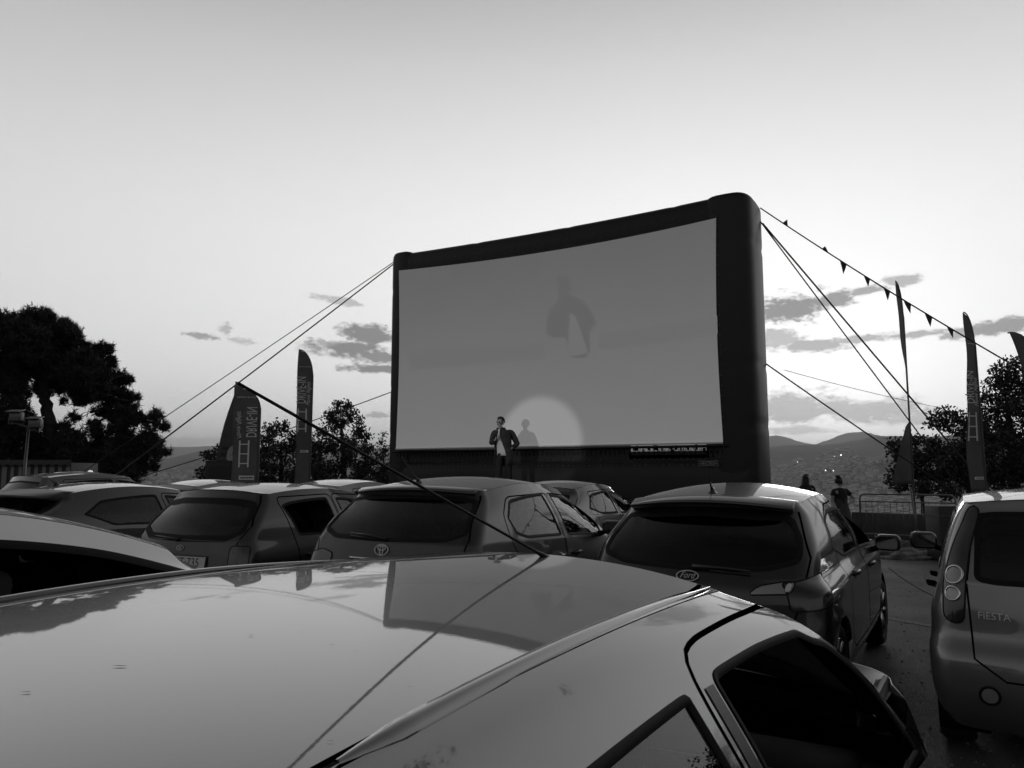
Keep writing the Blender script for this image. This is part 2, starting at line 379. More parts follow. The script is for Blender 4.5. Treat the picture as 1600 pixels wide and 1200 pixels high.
def build_car(sp):
    g = sp.get; hw, H, L = sp['hw'], sp['H'], sp['L']; cell = g('cell', .022)
    pm = sp['paint']; root = empty(sp['name'], (sp['X'], sp['Y'], 0), R(g('rot', 0)))
    zb = sp['zb']; yB = sp['yB']; yT = sp['yT']; cowl = sp['cowl']; hdr = sp['hdr']; wB = g('wB', (.93, .97, .93)); wT = sp['wT']
    zT = sp['zT']; zn = g('zn', .72); cr = g('crown', .02); rl = g('rail', (.055, .085)); yMb = g('yMb', .0)
    body = []
    for (z, yr, wf) in sp['rear']:
        w = wf*hw; body.append(dict(w=(w, w*1.005, w*.985), z=(z, z*.985, z*.985), y=(yr, cowl, L-.12-.1*abs(z-.5)), rr=g('rrb', .16), bow=g('bow', .07), nose=(w*.9, z*.985, .3)))
    wb = tuple(hw*q for q in wB)
    belt = dict(w=wb, z=zb, y=(yB, cowl, L-.32), rr=g('rrB', .15), bow=g('bowB', .07), nose=(wb[2]*.82, zn, .3)); body.append(belt)
    wt = tuple(hw*q for q in wT)
    gB = dict(w=wb, z=zb, y=(yB, cowl, cowl+g('wsb', .28)), rr=g('rrB', .15), bow=g('bowB', .07))
    w7 = tuple(a+rl[0] for a in wt); z7 = tuple(a-rl[1] for a in zT)
    G7 = dict(w=w7, z=z7, y=(yT-g('rearlip', .045), hdr+.10, hdr+.10+g('wst', .12)), rr=g('rrT', .13), bow=g('bowT', .09), crown=cr*.6)
    mid = dict(w=tuple(a*.47+b*.53+g('bulge', .012) for a, b in zip(wb, w7)), z=tuple(a*.5+b*.5 for a, b in zip(zb, z7)),
               y=(yB*.5+(yT-.04)*.5-g('rbulge', .03), cowl*.5+(hdr+.1)*.5+.03, (cowl+.28)*.5+(hdr+.22)*.5+.04), rr=g('rrB', .15)*.5+g('rrT', .13)*.5, bow=g('bowB', .07)*.5+g('bowT', .09)*.5, crown=cr*.3)
    T = dict(w=wt, z=zT, y=(yT, hdr, hdr+g('wst', .12)), rr=g('rrT', .13)*.85, bow=g('bowT', .09), crown=cr)
    for lv_, k_ in ((mid, 'gmid'), (G7, 'gtop')):      # (y, half width, z) of the windscreen pillar at this level
        if g(k_): a_, b_, c_ = g(k_); lv_['y'] = (lv_['y'][0], a_, a_+g('wst', .12)+.08); lv_['w'] = lv_['w'][:2]+(b_,); lv_['z'] = lv_['z'][:2]+(c_,)
    nn = (max(6, int(hw*.8/cell)), 8, max(12, int(cowl/cell)), 14 if cell > .012 else 40, 6, 12 if cell > .012 else 30)
    rb = [ring(l, nn) for l in body]; rg = [ring(l, nn) for l in (gB, mid, G7, T)]
    cb = [max(2, int(abs(b['z'][0]-a['z'][0])/cell)) for a, b in zip(body, body[1:])]
    gh = [max(3, int(np.abs(rg[k+1][:, 2]-rg[k][:, 2]).max()/cell)+(2 if k == 2 else 0)) for k in range(3)]
    A = loft(rb, cb); B = loft(rg, gh)
    hood = np.array([rb[-1]*(1-t)+rg[0]*t+np.array([0, 0, .05])*math.sin(math.pi*t)*(np.abs(rb[-1]-rg[0]).sum(1) > .02)[:, None] for t in np.linspace(0, 1, 9)[1:-1]])
    G = np.concatenate([A, hood, B]); K, N, _ = G.shape
    Vr = G.reshape(-1, 3); Vl = Vr*np.array([-1, 1, 1]); V = np.r_[Vr, Vl]
    i = np.arange(K-1)[:, None]*N+np.arange(N-1)[None]; i = i.ravel()
    Fr = np.c_[i, i+1, i+1+N, i+N]; Fl = np.c_[i, i+N, i+1+N, i+1]+K*N; F = np.r_[Fr, Fl]
    # drop degenerate faces at the belt
    P = V[F]; ar = np.linalg.norm(np.cross(P[:, 2]-P[:, 0], P[:, 3]-P[:, 1]), axis=1); F = F[ar > 1e-7]; P = V[F]
    C = P.mean(1); nr = np.cross(P[:, 2]-P[:, 0], P[:, 3]-P[:, 1]); nr /= np.linalg.norm(nr, axis=1)[:, None]
    # roof panel
    Tr = rg[-1]; j0 = nn[0]+nn[1]//2; j1 = nn[0]+nn[1]+nn[2]; sd = Tr[j0:j1+1]; m = len(sd); NS = max(16, int(2*wt[1]/cell/1.3)); s = np.linspace(-1, 1, NS+1)
    u = (np.arange(m)/(m-1)); er = (1-u)**6; ef = u**6
    yrear = lambda x: T['y'][0]+T['bow']*(x/wt[0])**2
    RX = sd[:, :1]*s[None]; yy = sd[:, 1:2]+er[:, None]*(yrear(s*sd[0, 0])-sd[0, 1])[None]+ef[:, None]*((T['y'][2]-T['y'][1])*(1-s**2))[None]
    cz = cr+g('crown2', .02)*np.sin(np.pi*u)**.7 if not g('crownup') else cr*(.25+.75*u); zz = sd[:, 2:3]+cz[:, None]*(1-s**2)[None]+.002
    RV = np.stack([RX, yy, zz], 2).reshape(-1, 3); q = (np.arange(m-1)[:, None]*(NS+1)+np.arange(NS)[None]).ravel()
    RF = np.c_[q, q+1, q+NS+2, q+NS+1]
    bvh = BVHTree.FromPolygons([Vector(v) for v in V], [tuple(f) for f in F.tolist()])
    rbvh = BVHTree.FromPolygons([Vector(v) for v in RV], [tuple(f) for f in RF.tolist()])
    pR = Proj(bvh); pT = Proj(rbvh, top=True)
    side = lambda sg: Proj(bvh, 90, sgn=sg)
    # side belt and window top as functions of y
    bs = rg[0][nn[0]+nn[1]:j1+1]; ts = rg[2][nn[0]+nn[1]:j1+1]
    zbf = lambda y: np.interp(y, bs[:, 1], bs[:, 2]); ztf = lambda y: np.interp(y, ts[:, 1], ts[:, 2])
    def sp2(Pf): return [(y, float(zbf(y)+f*(ztf(y)-zbf(y)))) for y, f in Pf]
    # classify faces
    cat = np.zeros(len(F), int)      # 0 body 1 removed 2.. doors
    isS = np.abs(nr[:, 0]) > .55; isR = (nr[:, 1] < -.2) & (C[:, 1] < L*.4)
    wins = [sp2(roundpoly(P, g('wseg', .12), 2, .01)) for P in sp['windows']]
    # belt and roof edge closer to the window get the dark surround
    doors = [roundpoly(P, .15, 2, .02) for P in sp.get('doors', [])]
    for k, D in enumerate(doors): cat[isS & inside(D, C[:, 1], C[:, 2])] = 2+k
    for W in wins: cat[isS & inside(inset(W, g('sealw', .026)*.5), C[:, 1], C[:, 2])] = 1
    rw = sp['rwin']; rwP = [(x, z) for x, z in rw]+[(-x, z) for x, z in rw[::-1] if x > 1e-6]
    rwP = roundpoly(rwP, .1, 2, .012)
    if g('rglass', True): cat[isR & inside(inset(rwP, .012), C[:, 0], C[:, 2])] = 1
    # windscreen
    fz0 = zb[2]+.03; fw0 = wb[2]-.07; fz1 = z7[2]+.0; fw1 = w7[2]-.05
    wsP = roundpoly([(-fw0, fz0), (fw0, fz0), (fw1, fz1), (-fw1, fz1)], .12, 2, .012)
    isF = (C[:, 1] > hdr-.1) & (nr[:, 1] > .15) & (C[:, 2] > zb[2])
    cat[isF & inside(inset(wsP, .012), C[:, 0], C[:, 2])] = 1
    # wheel arches
    wy = (g('wy0', .62), L-.80); wr_ = g('wr', .305)
    for yy_ in wy: cat[isS & ((C[:, 1]-yy_)**2+(C[:, 2]-wr_)**2 < (wr_+.045)**2)] = 1
    def sub(mask, name, mt, par):
        f = F[mask]; used, inv = np.unique(f, return_inverse=True); return mesh(name, V[used], inv.reshape(f.shape), mt, par, merge=1e-5)
    bo = sub(cat == 0, 'body', pm, root); ro = mesh('roof', RV, RF, pm, root)
    glass = g('glass', TIN); rg_ = g('rglassm', TINM)
    gaps = MB()
    dobj = {}
    for k, D in enumerate(doors):
        for sg, sel in ((1, C[:, 0] > 0), (-1, C[:, 0] < 0)):
            if ((cat == 2+k) & sel).sum() < 4: continue
            d = sub((cat == 2+k) & sel, 'door', pm, root); dobj[(k, sg)] = d
            ribbon(D, g('seam', .010), side(sg), gaps, .001, True)
            hy, hz = sp['handles'][k]
            h = MB(); p = side(1)
            a = Vector(p(hy-.075, hz, .004)); b = Vector(p(hy, hz+.006, .042)); c = Vector(p(hy+.075, hz, .004))
            h.tube([a, a.lerp(b, .35)+Vector((.018, 0, 0)), b, c.lerp(b, .35)+Vector((.018, 0, 0)), c], [.011, .013, .014, .013, .011], 8)
            h.V = [(x*sg, y, z) for x, y, z in h.V]; h.build('handle', g('handle', pm), d)
            patch(roundpoly([(hy-.05, hz-.035), (hy+.05, hz-.035), (hy+.05, hz+.02), (hy-.05, hz+.02)], .04, 2, .006), side(sg), .0012, .03, 'handle_recess', BLK, d)
    wd = g('windoor', [0]*len(wins))
    for k, W in enumerate(wins):
        for sg in (1, -1):
            par = dobj.get((wd[k], sg), bo) if wd[k] is not None else bo
            if (k, sg) not in g('open', []): patch(inset(W, .003), side(sg), -.004, .08, 'window_glass', glass, par)
            sealm(W, g('sealw', .026), side(sg), 'window_seal', g('sealmat', BLK), par)
    if g('rglass', True):
        patch(inset(rwP, .008), pR, -.003, .07, 'rear_window', rg_, root); sealm(rwP, g('rsealw', .035), pR, 'rear_window_seal', BLK, root, o1=.0015, lift=.003)
    pF = Proj(bvh, 180); patch(inset(wsP, .006), pF, -.004, .08, 'windscreen', glass, root); sealm(wsP, .03, pF, 'windscreen_seal', BLK, root)
    # black surrounds between door windows (pillar trims)
    for (ya, yb, fa, fb) in sp.get('pillars', []):
        Pp = sp2(resample([(ya-.02, fa), (yb-.02, fb), (yb+.02, fb), (ya+.02, fa)], .08))
        for sg in (1, -1): patch(Pp, side(sg), .002, .06, 'pillar_trim', PLA, root)
    # tailgate seam, bumper seam
    for Pl, cl in sp.get('rseams', []): ribbon(Pl, g('seam', .010), pR, gaps, .001, cl)
    for Pl, w_ in sp.get('tseams', []):
        for sg in (1, -1): ribbon([(x*sg, y) for x, y in Pl], w_, pT, gaps, .002)
    gaps.build('panel_gaps', GAP, bo)
    # interior
    ib = MB(); ib.box((0, L*.5, .30), (hw*1.7, L-.5, .06)); ib.box((0, cowl+.12, (zb[2]+.20)/2), (hw*1.62, .1, zb[2]-.32)); ib.build('floor_pan', BLK, root, False)
    rbox('dashboard', (0, cowl-.14, zb[2]-.11), (hw*1.66, .40, .18), .06, BLK, root)
    rbox('parcel_shelf', (0, yB+.30, zb[0]-.07), (hw*1.62, .42, .03), .012, BLK, root)
    sy = g('seats', (yT+.42, yT+1.28)); sh = g('seath', .0)
    rbox('rear_seat', (0, sy[0], .73+sh), (hw*1.55, .16, .66), .06, SEAT, root, rx=-.28)
    for x in (-.38, .38):
        hr = rbox('headrest', (x, sy[0]-.10, 1.13+sh), (.26, .10, .17), .04, SEAT, root, rx=-.2)
        st = rbox('seat', (x, sy[1], .74+sh), (.50, .15, .66), .06, SEAT, root, rx=-.25)
        hb = rbox('headrest', (x, sy[1]-.12, 1.18+sh), (.27, .10, .20), .045, SEAT, root, rx=-.15)
        for dx in (-.06, .06): ps = MB(); ps.tube([(x+dx, sy[1]-.09, 1.0+sh), (x+dx, sy[1]-.11, 1.12+sh)], .007, 6); ps.build('headrest_post', BLK, root)
    sw = MB(); c = Vector((-.36, cowl-.42, zb[2]-.03)); sw.tube([c+Vector((.18*math.cos(a), .07*math.sin(a), .165*math.sin(a))) for a in np.linspace(0, 2*math.pi, 28, endpoint=False)], .014, 8, closed=True)
    sw.tube([c-Vector((.17, 0, 0)), c+Vector((.17, 0, 0))], .016, 6); sw.build('steering_wheel', BLK, root)
    # inner rear-view mirror
    rbox('rear_view_mirror', (0, hdr+.04, zT[2]-.14), (.24, .03, .07), .014, BLK, root)
    # wheels and arch liners
    for yy_ in wy:
        for sg in (1, -1):
            wheel('wheel', (sg*(hw-.115), yy_, wr_), wr_, .19, root, sgn=sg)
            V_, F_ = lathe([(wr_+.05, -.14), (wr_+.05, .10), (wr_+.052, .115)], 36); V_ = [(sg*(hw-.14)+x*sg, y+yy_, max(.14, z+wr_)) for x, y, z in V_]
            mesh('arch_liner', V_, F_, BLK, bo)
    # wing mirrors
    for sg in (1, -1):
        if g('nomirror') == sg: continue
        my = g('my', cowl-.30); mz = float(zbf(my))+.07+g('mdz', 0); mx = wb[2]+.02+g('mdx', 0)
        mm = MB(); mm.tube([(sg*(mx-.04), my+.02, mz-.06), (sg*(mx+.03), my, mz-.04), (sg*(mx+.09), my, mz)], [.03, .025, .028], 8)
        e = rbox('wing_mirror', (sg*(mx+.135), my, mz+.015), (.21, .12, .145), .055, g('mirror', pm), root, rz=-.12*sg, seg=5)
        q = mm.build('mirror_arm', BLK, e); q.matrix_parent_inverse = Matrix.LocRotScale(e.location, e.rotation_euler, None).inverted()
        V_, F_ = fill2d(roundpoly([(-.085, -.052), (.085, -.052), (.085, .052), (-.085, .052)], .05, 2, .008), .05)
        mesh('mirror_glass', [(x, -.0615, z) for x, z in V_], F_, MIRG, e, smooth=False)
    # lamps, plates, badges
    for lp in sp.get('lamps', []):
        for sg in (1, -1):
            if lp.get('only') and lp['only'] != sg: continue
            pr = Proj(bvh, lp.get('phi', 0), lp.get('ox', 0), lp.get('oy', 0), sgn=sg)
            P_ = roundpoly(lp['P'], lp.get('seg', .06), 2, .008)
            o = patch(P_, pr, .004, .03, lp.get('name', 'tail_lamp'), lp.get('m', LENS), root)
            for (ca, cb_, rr_, m_) in lp.get('rings', []):
                pts = [Vector(pr(ca+rr_*math.cos(a), cb_+rr_*math.sin(a), .006)) for a in np.linspace(0, 2*math.pi, 28, endpoint=False)]
                mb = MB(); mb.tube(pts, .007, 6, closed=True); mb.build('lamp_ring', m_, o)
                patch([(ca+rr_*.86*math.cos(a), cb_+rr_*.86*math.sin(a)) for a in np.linspace(0, 2*math.pi, 24, endpoint=False)], pr, .007, .03, 'lamp_bowl', LENSB, o)
            for (P2, m_) in lp.get('inner', []): patch(roundpoly(P2, .04, 2, .006), pr, .0065, .03, 'lamp_segment', m_, o)
            if lp.get('rim'):
                mb = MB(); ribbon(P_, .008, pr, mb, .0045, True); mb.build('lamp_edge', BLK, o)
    if g('plate'):
        px_, pz_, txt = sp['plate']
        o = patch(resample([(px_-.26, pz_-.056), (px_+.26, pz_-.056), (px_+.26, pz_+.056), (px_-.26, pz_+.056)], .05), pR, .012, .05, 'licence_plate', PLT, root)
        V_, F_ = text_mesh(txt, .105); mesh('plate_number', [pR(px_+x, pz_+y, .014) for x, y, z in V_], F_, INK, o, False)
        mb = MB(); ribbon([(px_-.265, pz_-.06), (px_+.265, pz_-.06), (px_+.265, pz_+.06), (px_-.265, pz_+.06)], .014, pR, mb, .0135, True); mb.build('plate_frame', PLA, o)
    for (nm, polys, r_, m_) in sp.get('badge', []):
        mb = MB()
        for P_, cl in polys: mb.tube([Vector(pR(a, b, .008)) for a, b in P_], r_, 6, closed=cl)
        mb.build(nm, m_, root)
    for (nm, txt, x_, z_, sz, m_, sh_) in sp.get('letters', []):
        V_, F_ = text_mesh(txt, sz, shear=sh_); o = mesh(nm, [pR(x_+x, z_+y, .013) for x, y, z in V_], F_, m_, root, False); solidify(o, .003)
    if g('wiper'):
        a, b = sp['wiper']; mb = MB(); A_ = Vector(pR(*a, .022)); B_ = Vector(pR(*b, .016)); mb.tube([Vector(pR(*a, .005)), A_, A_.lerp(B_, .5)+Vector((0, -.012, .006)), B_], [.02, .016, .010, .006], 6)
        c_ = Vector(pR(a[0]*.7+b[0]*.3, a[1]*.7+b[1]*.3-.012, .01)); mb.tube([c_, Vector(pR(b[0], b[1]-.016, .008))], .006, 6); mb.build('rear_wiper', PLA, root)
    if g('spoiler'):
        ln, drop, wfr, m_ = sp['spoiler']; V_ = []; F_ = []; xs = np.linspace(-wfr*wt[0], wfr*wt[0], 25)
        for x in xs:
            e = 1-abs(x/(wfr*wt[0]))**6*.35; yr_ = yrear(x); zt_ = zT[0]+cr*(1-(x/wt[0])**2)
            V_ += [(x, yr_+.13, zt_+.012), (x, yr_, zt_+.014), (x, yr_-ln*e, zt_-drop+.010), (x, yr_-ln*e-.004, zt_-drop-.008), (x, yr_-ln*e+.02, zt_-drop-.022), (x, yr_+.03, zt_-.05-drop)]
        for i_ in range(24):
            for k in range(5): F_.append((i_*6+k, i_*6+k+1, i_*6+k+7, i_*6+k+6))
        F_ += [(5, 4, 3, 2, 1, 0), tuple(24*6+k for k in range(6))]; bevel(mesh('roof_spoiler', V_, F_, m_, root), .004)
        if g('brakelamp'): zz_ = zT[0]+cr-drop-.012; rbox('brake_lamp', (g('brakelamp')-1.0, T['y'][0]-ln-.002, zz_), (.26, .012, .016), .004, LENS, root)
    if g('aerial'):
        x, y, ln, an = sp['aerial']; p = Vector(pT(x, y)); mb = MB()
        V_, F_ = lathe([(.001, .045), (.010, .04), (.016, .025), (.028, .008), (.036, 0), (.036, -.006)], 16); V_ = [(p.x+b, p.y+c*1.5+.02, p.z+a) for a, b, c in V_]; mb.add(V_, F_)
        d = Vector((0, -math.cos(R(an)), math.sin(R(an)))); q = p+Vector((0, 0, .03)); mb.tube([q, q+d*.05, q+d*.06, q+d*ln], [.009, .007, .0035, .003], 6); mb.build('aerial', PLA, root)
    if g('fin'):
        x, y = sp['fin']; p = Vector(pT(x, y)); V_ = []
        mesh('aerial_fin', [(p.x-.03, p.y-.06, p.z), (p.x+.03, p.y-.06, p.z), (p.x+.025, p.y+.13, p.z), (p.x-.025, p.y+.13, p.z), (p.x-.008, p.y-.07, p.z+.055), (p.x+.008, p.y-.07, p.z+.055), (p.x, p.y+.06, p.z+.02)],
             [(0, 1, 5, 4), (1, 2, 6, 5), (2, 3, 6), (3, 0, 4, 6), (4, 5, 6), (0, 3, 2, 1)], PLA, root)
    tag(root, sp['label'], 'car', sp.get('group', 'cars parked facing the screen'))
    sp['_'] = dict(bvh=bvh, rbvh=rbvh, pR=pR, pT=pT, side=side, root=root, body=bo, roof=ro, zbf=zbf, ztf=ztf)
    return root

# ---- the cars
REAR = lambda y1=.05, y2=.09: [(.20, .14, .92), (.30, .04, .975), (.42, .0, .995), (.56, .0, 1.0), (.70, y1, 1.0), (.85, y2, .99)]
NEARP = paint(.04, .35, .012, 'near', 2.1, 1, .33)
near = dict(name='parked_car', label='nearest grey car with long roof aerial, its roof filling the foreground', X=-1.0, Y=-.75, hw=.83, H=1.40, L=4.38, cell=.0095,
    paint=NEARP, rear=REAR(), zb=(.93, .885, .70), yB=.22, yT=.85, cowl=3.65, hdr=2.44, wB=(.90, .94, 1.035), wT=(.62, .655, .645), zT=(1.330, 1.368, 1.346), crownup=1, gtop=(2.84, .625, 1.225), gmid=(3.12, .735, 1.055),
    crown=.040, crown2=.0, rail=(.052, .092), bulge=.028, wst=.13, wsb=.30, zn=.48, seats=(1.35, 2.15), seath=-.08,
    windows=[[(1.10, .04), (1.18, .80), (1.34, .94), (1.97, .955), (2.00, .03)], [(2.11, .02), (2.098, .93), (2.11, .965), (2.15, .972), (2.40, .98), (2.75, .975), (2.92, .87), (3.50, .06)]],
    open=[(1, 1)], windoor=[None, 0], nomirror=1, wseg=.055, seam=.009, pillars=[(2.072, 2.064, .0, .93)], sealw=.015, mdz=-.15, mdx=.07, aerial=None,
    doors=[[(2.05, .36), (2.04, .80), (2.045, .95), (2.02, 1.15), (2.02, 1.24), (2.03, 1.298), (2.08, 1.31), (2.16, 1.312), (2.35, 1.308), (2.67, 1.29), (2.86, 1.245), (3.06, 1.08), (3.64, .74), (3.64, .40)]], handles=[(2.2, .80)],
    rwin=[(0, 1.03), (.55, 1.03), (.50, 1.26), (0, 1.29)], lamps=[dict(P=[(.45, .75), (.78, .75), (.76, .92), (.5, .92)])], my=3.2,
    tseams=[([(.515, .9), (.521, 1.6), (.516, 2.3), (.49, 2.47)], .009)])
white = dict(name='parked_car', label='white car left of the nearest car, only its arched roof and side window showing', X=-3.40, Y=-.62, hw=.84, H=1.47, L=4.2,
    paint=paint(.80, .0), rear=REAR(), zb=(1.0, .97, .93), yB=.2, yT=.7, cowl=3.37, hdr=2.70, gtop=(2.80, .60, 1.19), gmid=(3.06, .70, 1.07), wT=(.64, .665, .655), zT=(1.41, 1.487, 1.285), crown=.025, rail=(.05, .09),
    windows=[[(.75, .05), (.95, .9), (1.75, 1.0), (1.80, .03)], [(1.88, .02), (1.83, 1.0), (2.40, 1.0), (2.80, .96), (3.25, .05)]], windoor=[None, None], open=[(1, 1)], doors=[], handles=[], pillars=[(1.84, 1.80, .0, .98)],
    rwin=[(0, 1.05), (.58, 1.05), (.52, 1.30), (0, 1.33)], lamps=[dict(P=[(.5, .8), (.8, .8), (.78, 1.0), (.55, 1.0)])], seats=(1.4, 2.2), seath=-.02,
    tseams=[([(.525, .8), (.54, 1.6), (.53, 2.3)], .006)])
EMB = [([(.062*math.cos(a), 1.015+.040*math.sin(a)) for a in np.linspace(0, 2*math.pi, 36, endpoint=False)], True),
       ([(.036*math.cos(a), 1.029+.0165*math.sin(a)) for a in np.linspace(0, 2*math.pi, 26, endpoint=False)], True),
       ([(.0145*math.cos(a), 1.010+.033*math.sin(a)) for a in np.linspace(0, 2*math.pi, 26, endpoint=False)], True)]
yaris = dict(name='parked_car', label='dark grey hatchback with oval ring badge, in the middle behind the roof aerial', X=-3.85, Y=4.6, rot=3, hw=.835, H=1.53, L=3.75, cell=.018,
    paint=paint(.007, .05, coat=.75, cior=1.5), rear=REAR(.03, .04), zb=(1.075, 1.03, .95), yB=.08, yT=.42, cowl=2.95, hdr=2.1, wT=(.72, .74, .68), zT=(1.455, 1.51, 1.44), crown=.035, rail=(.05, .085), bulge=.02, bowB=.10, bowT=.12,
    windows=[[(.80, .14), (.72, .55), (.86, .93), (1.52, 1.0), (1.66, .03), (.98, .02)], [(1.80, .03), (1.68, 1.0), (2.1, .99), (2.42, .80), (2.72, .36), (2.74, .02)]], windoor=[0, 1],
    doors=[[(.92, .45), (.95, .75), (.70, 1.05), (.66, 1.25), (.84, 1.405), (1.60, 1.42), (1.72, 1.0), (1.74, .36), (1.1, .36)], [(1.76, .36), (1.74, 1.0), (1.62, 1.42), (2.2, 1.38), (2.5, 1.24), (2.92, .97), (2.92, .38)]],
    handles=[(1.05, .90), (1.95, .87)], pillars=[(1.735, 1.605, .02, 1.0)],
    rwin=[(0, 1.075), (.52, 1.085), (.68, 1.14), (.61, 1.39), (.35, 1.415), (0, 1.42)],
    rseams=[([(-.60, 1.42), (-.70, 1.10), (-.66, .90), (-.62, .60), (.62, .60), (.66, .90), (.70, 1.10), (.60, 1.42)], False), ([(-.8, .58), (.8, .58)], False)],
    lamps=[dict(phi=42, ox=.62, oy=.15, P=[(-.14, .68), (.16, .70), (.20, .92), (-.02, 1.0), (-.13, .97)], rim=1, inner=[([(-.08, .74), (.06, .75), (.08, .84), (-.08, .84)], LENSB)]),
           dict(only=-1, P=[(-.02, 1.445), (.02, 1.445), (.02, 1.447), (-.02, 1.447)], m=LENS, name='brake_lamp')],
    badge=[('badge', EMB, .0058, BADGE), ('chrome_strip', [([(x, .945) for x in np.linspace(-.30, .30, 20)], False)], .011, CHR)], wiper=[(.02, 1.09), (-.34, 1.12)], plate=(0, .78, 'YZE 2817'), spoiler=(.07, .018, .95, paint(.007, .05, coat=.75, cior=1.5)), aerial=(-.06, .62, .30, 40),
    letters=[('model_lettering', 'D-4D', .44, .955, .05, CHR, 0)])
pic = dict(name='parked_car', label='mid grey small hatchback with rounded dark rear window, left of the ring badge hatchback', X=-6.25, Y=4.65, rot=3, hw=.80, H=1.48, L=3.5, cell=.020,
    paint=paint(.016, .1, coat=.75, cior=1.5), rear=REAR(.02, .04), zb=(.99, .97, .93), yB=.06, yT=.36, cowl=2.65, hdr=1.85, wT=(.74, .75, .70), zT=(1.40, 1.44, 1.38), crown=.035, rail=(.045, .085), bulge=.02, bowB=.09, bowT=.12,
    windows=[[(.78, .04), (.62, .9), (.72, .96), (1.28, 1.0), (1.36, .03)], [(1.50, .03), (1.42, 1.0), (1.85, .99), (2.12, .8), (2.45, .3), (2.46, .02)]], windoor=[0, 1], open=[(0, 1)],
    doors=[[(.80, .45), (.74, .9), (.58, 1.37), (1.34, 1.385), (1.42, 1.0), (1.44, .36), (.95, .36)], [(1.46, .36), (1.44, 1.0), (1.36, 1.385), (1.95, 1.36), (2.25, 1.22), (2.62, .95), (2.62, .38)]],
    handles=[(.92, .82), (1.62, .80)], pillars=[],
    rwin=[(0, .97), (.50, .98), (.66, 1.06), (.64, 1.22), (.57, 1.33), (.35, 1.36), (0, 1.365)], rsealw=.06,
    rseams=[([(-.56, 1.39), (-.68, 1.12), (-.62, .90), (-.60, .55), (.60, .55), (.62, .90), (.68, 1.12), (.56, 1.39)], False), ([(-.78, .52), (.78, .52)], False)],
    lamps=[dict(phi=30, ox=.60, oy=.1, P=[(-.04, .62), (.14, .62), (.17, .95), (-.02, .95)], seg=.1, rim=1, inner=[([(.01, .65), (.11, .65), (.11, .72), (.01, .72)], LENSB)])],
    badge=[('badge', [([(.045*math.cos(a), .915+.022*math.sin(a)) for a in np.linspace(0, 2*math.pi, 30, endpoint=False)], True)], .004, BADGE)],
    letters=[('badge_lettering', 'KIA', 0, .915, .03, BADGE, 0)], wiper=[(-.05, .985), (-.38, 1.0)], plate=(.08, .79, 'YHT·735'), roofnub=1)
LOG = [([(.075*math.cos(a), .912+.031*math.sin(a)) for a in np.linspace(0, 2*math.pi, 40, endpoint=False)], True)]
ford = dict(name='parked_car', label='glossy black hatchback with tinted rear window and oval badge, right of centre', X=-1.62, Y=5.05, rot=-1.2, hw=.88, H=1.50, L=3.95, cell=.015,
    paint=paint(.004, .0, coat=.8, cior=1.5), rear=REAR(.02, .05), zb=(.93, .97, .93), yB=.10, yT=.50, cowl=3.0, hdr=2.15, wB=(.90, .93, .93), wT=(.70, .70, .62), zT=(1.385, 1.435, 1.38), crown=.05, crown2=.035, rail=(.07, .095), bulge=.03, bowB=.12, bowT=.16, rrB=.2, rrT=.2,
    windows=[[(.86, .30), (.98, .85), (1.20, .97), (1.82, 1.0), (1.90, .03), (1.25, .03)], [(2.00, .03), (1.92, 1.0), (2.35, .97), (2.6, .75), (2.92, .12), (2.85, .02)]], windoor=[0, 1], open=[(1, 1)],
    doors=[[(1.0, .45), (1.05, .80), (.95, 1.05), (1.02, 1.28), (1.25, 1.365), (1.88, 1.375), (1.96, 1.0), (1.98, .36), (1.15, .36)], [(2.0, .36), (1.98, 1.0), (1.90, 1.375), (2.4, 1.34), (2.7, 1.2), (3.05, .95), (3.05, .38)]],
    handles=[(1.28, .86), (2.2, .84)], pillars=[], glass=TINM, rglassm=TIND, spoiler=(.13, .035, .97, paint(.004, .0, coat=.8, cior=1.5)), brakelamp=0,
    rwin=[(0, .945), (.50, .965), (.70, 1.02), (.69, 1.15), (.60, 1.30), (0, 1.33)],
    rseams=[([(-.62, 1.33), (-.74, 1.05), (-.72, .80), (-.62, .52), (.62, .52), (.72, .80), (.74, 1.05), (.62, 1.33)], False)],
    lamps=[dict(P=[(.40, .825), (.66, .845), (.685, .915), (.60, .91), (.46, .88)], m=LENSB, rim=1, inner=[([(.62, .855), (.655, .858), (.665, .902), (.63, .902)], PLT)]),
           dict(phi=48, ox=.66, oy=.2, P=[(-.10, .74), (.16, .78), (.24, .96), (.02, .92), (-.10, .90)], rim=1, m=LENS)],
    badge=[('badge', LOG, .005, BADGE)], letters=[('badge_lettering', 'Ford', 0, .913, .052, BADGE, .35)], wiper=[(.03, .965), (.40, .955)], fin=None, aerial=(0, .68, .26, 55), mirror=PLA, mdz=-.05,
    rot_=0)
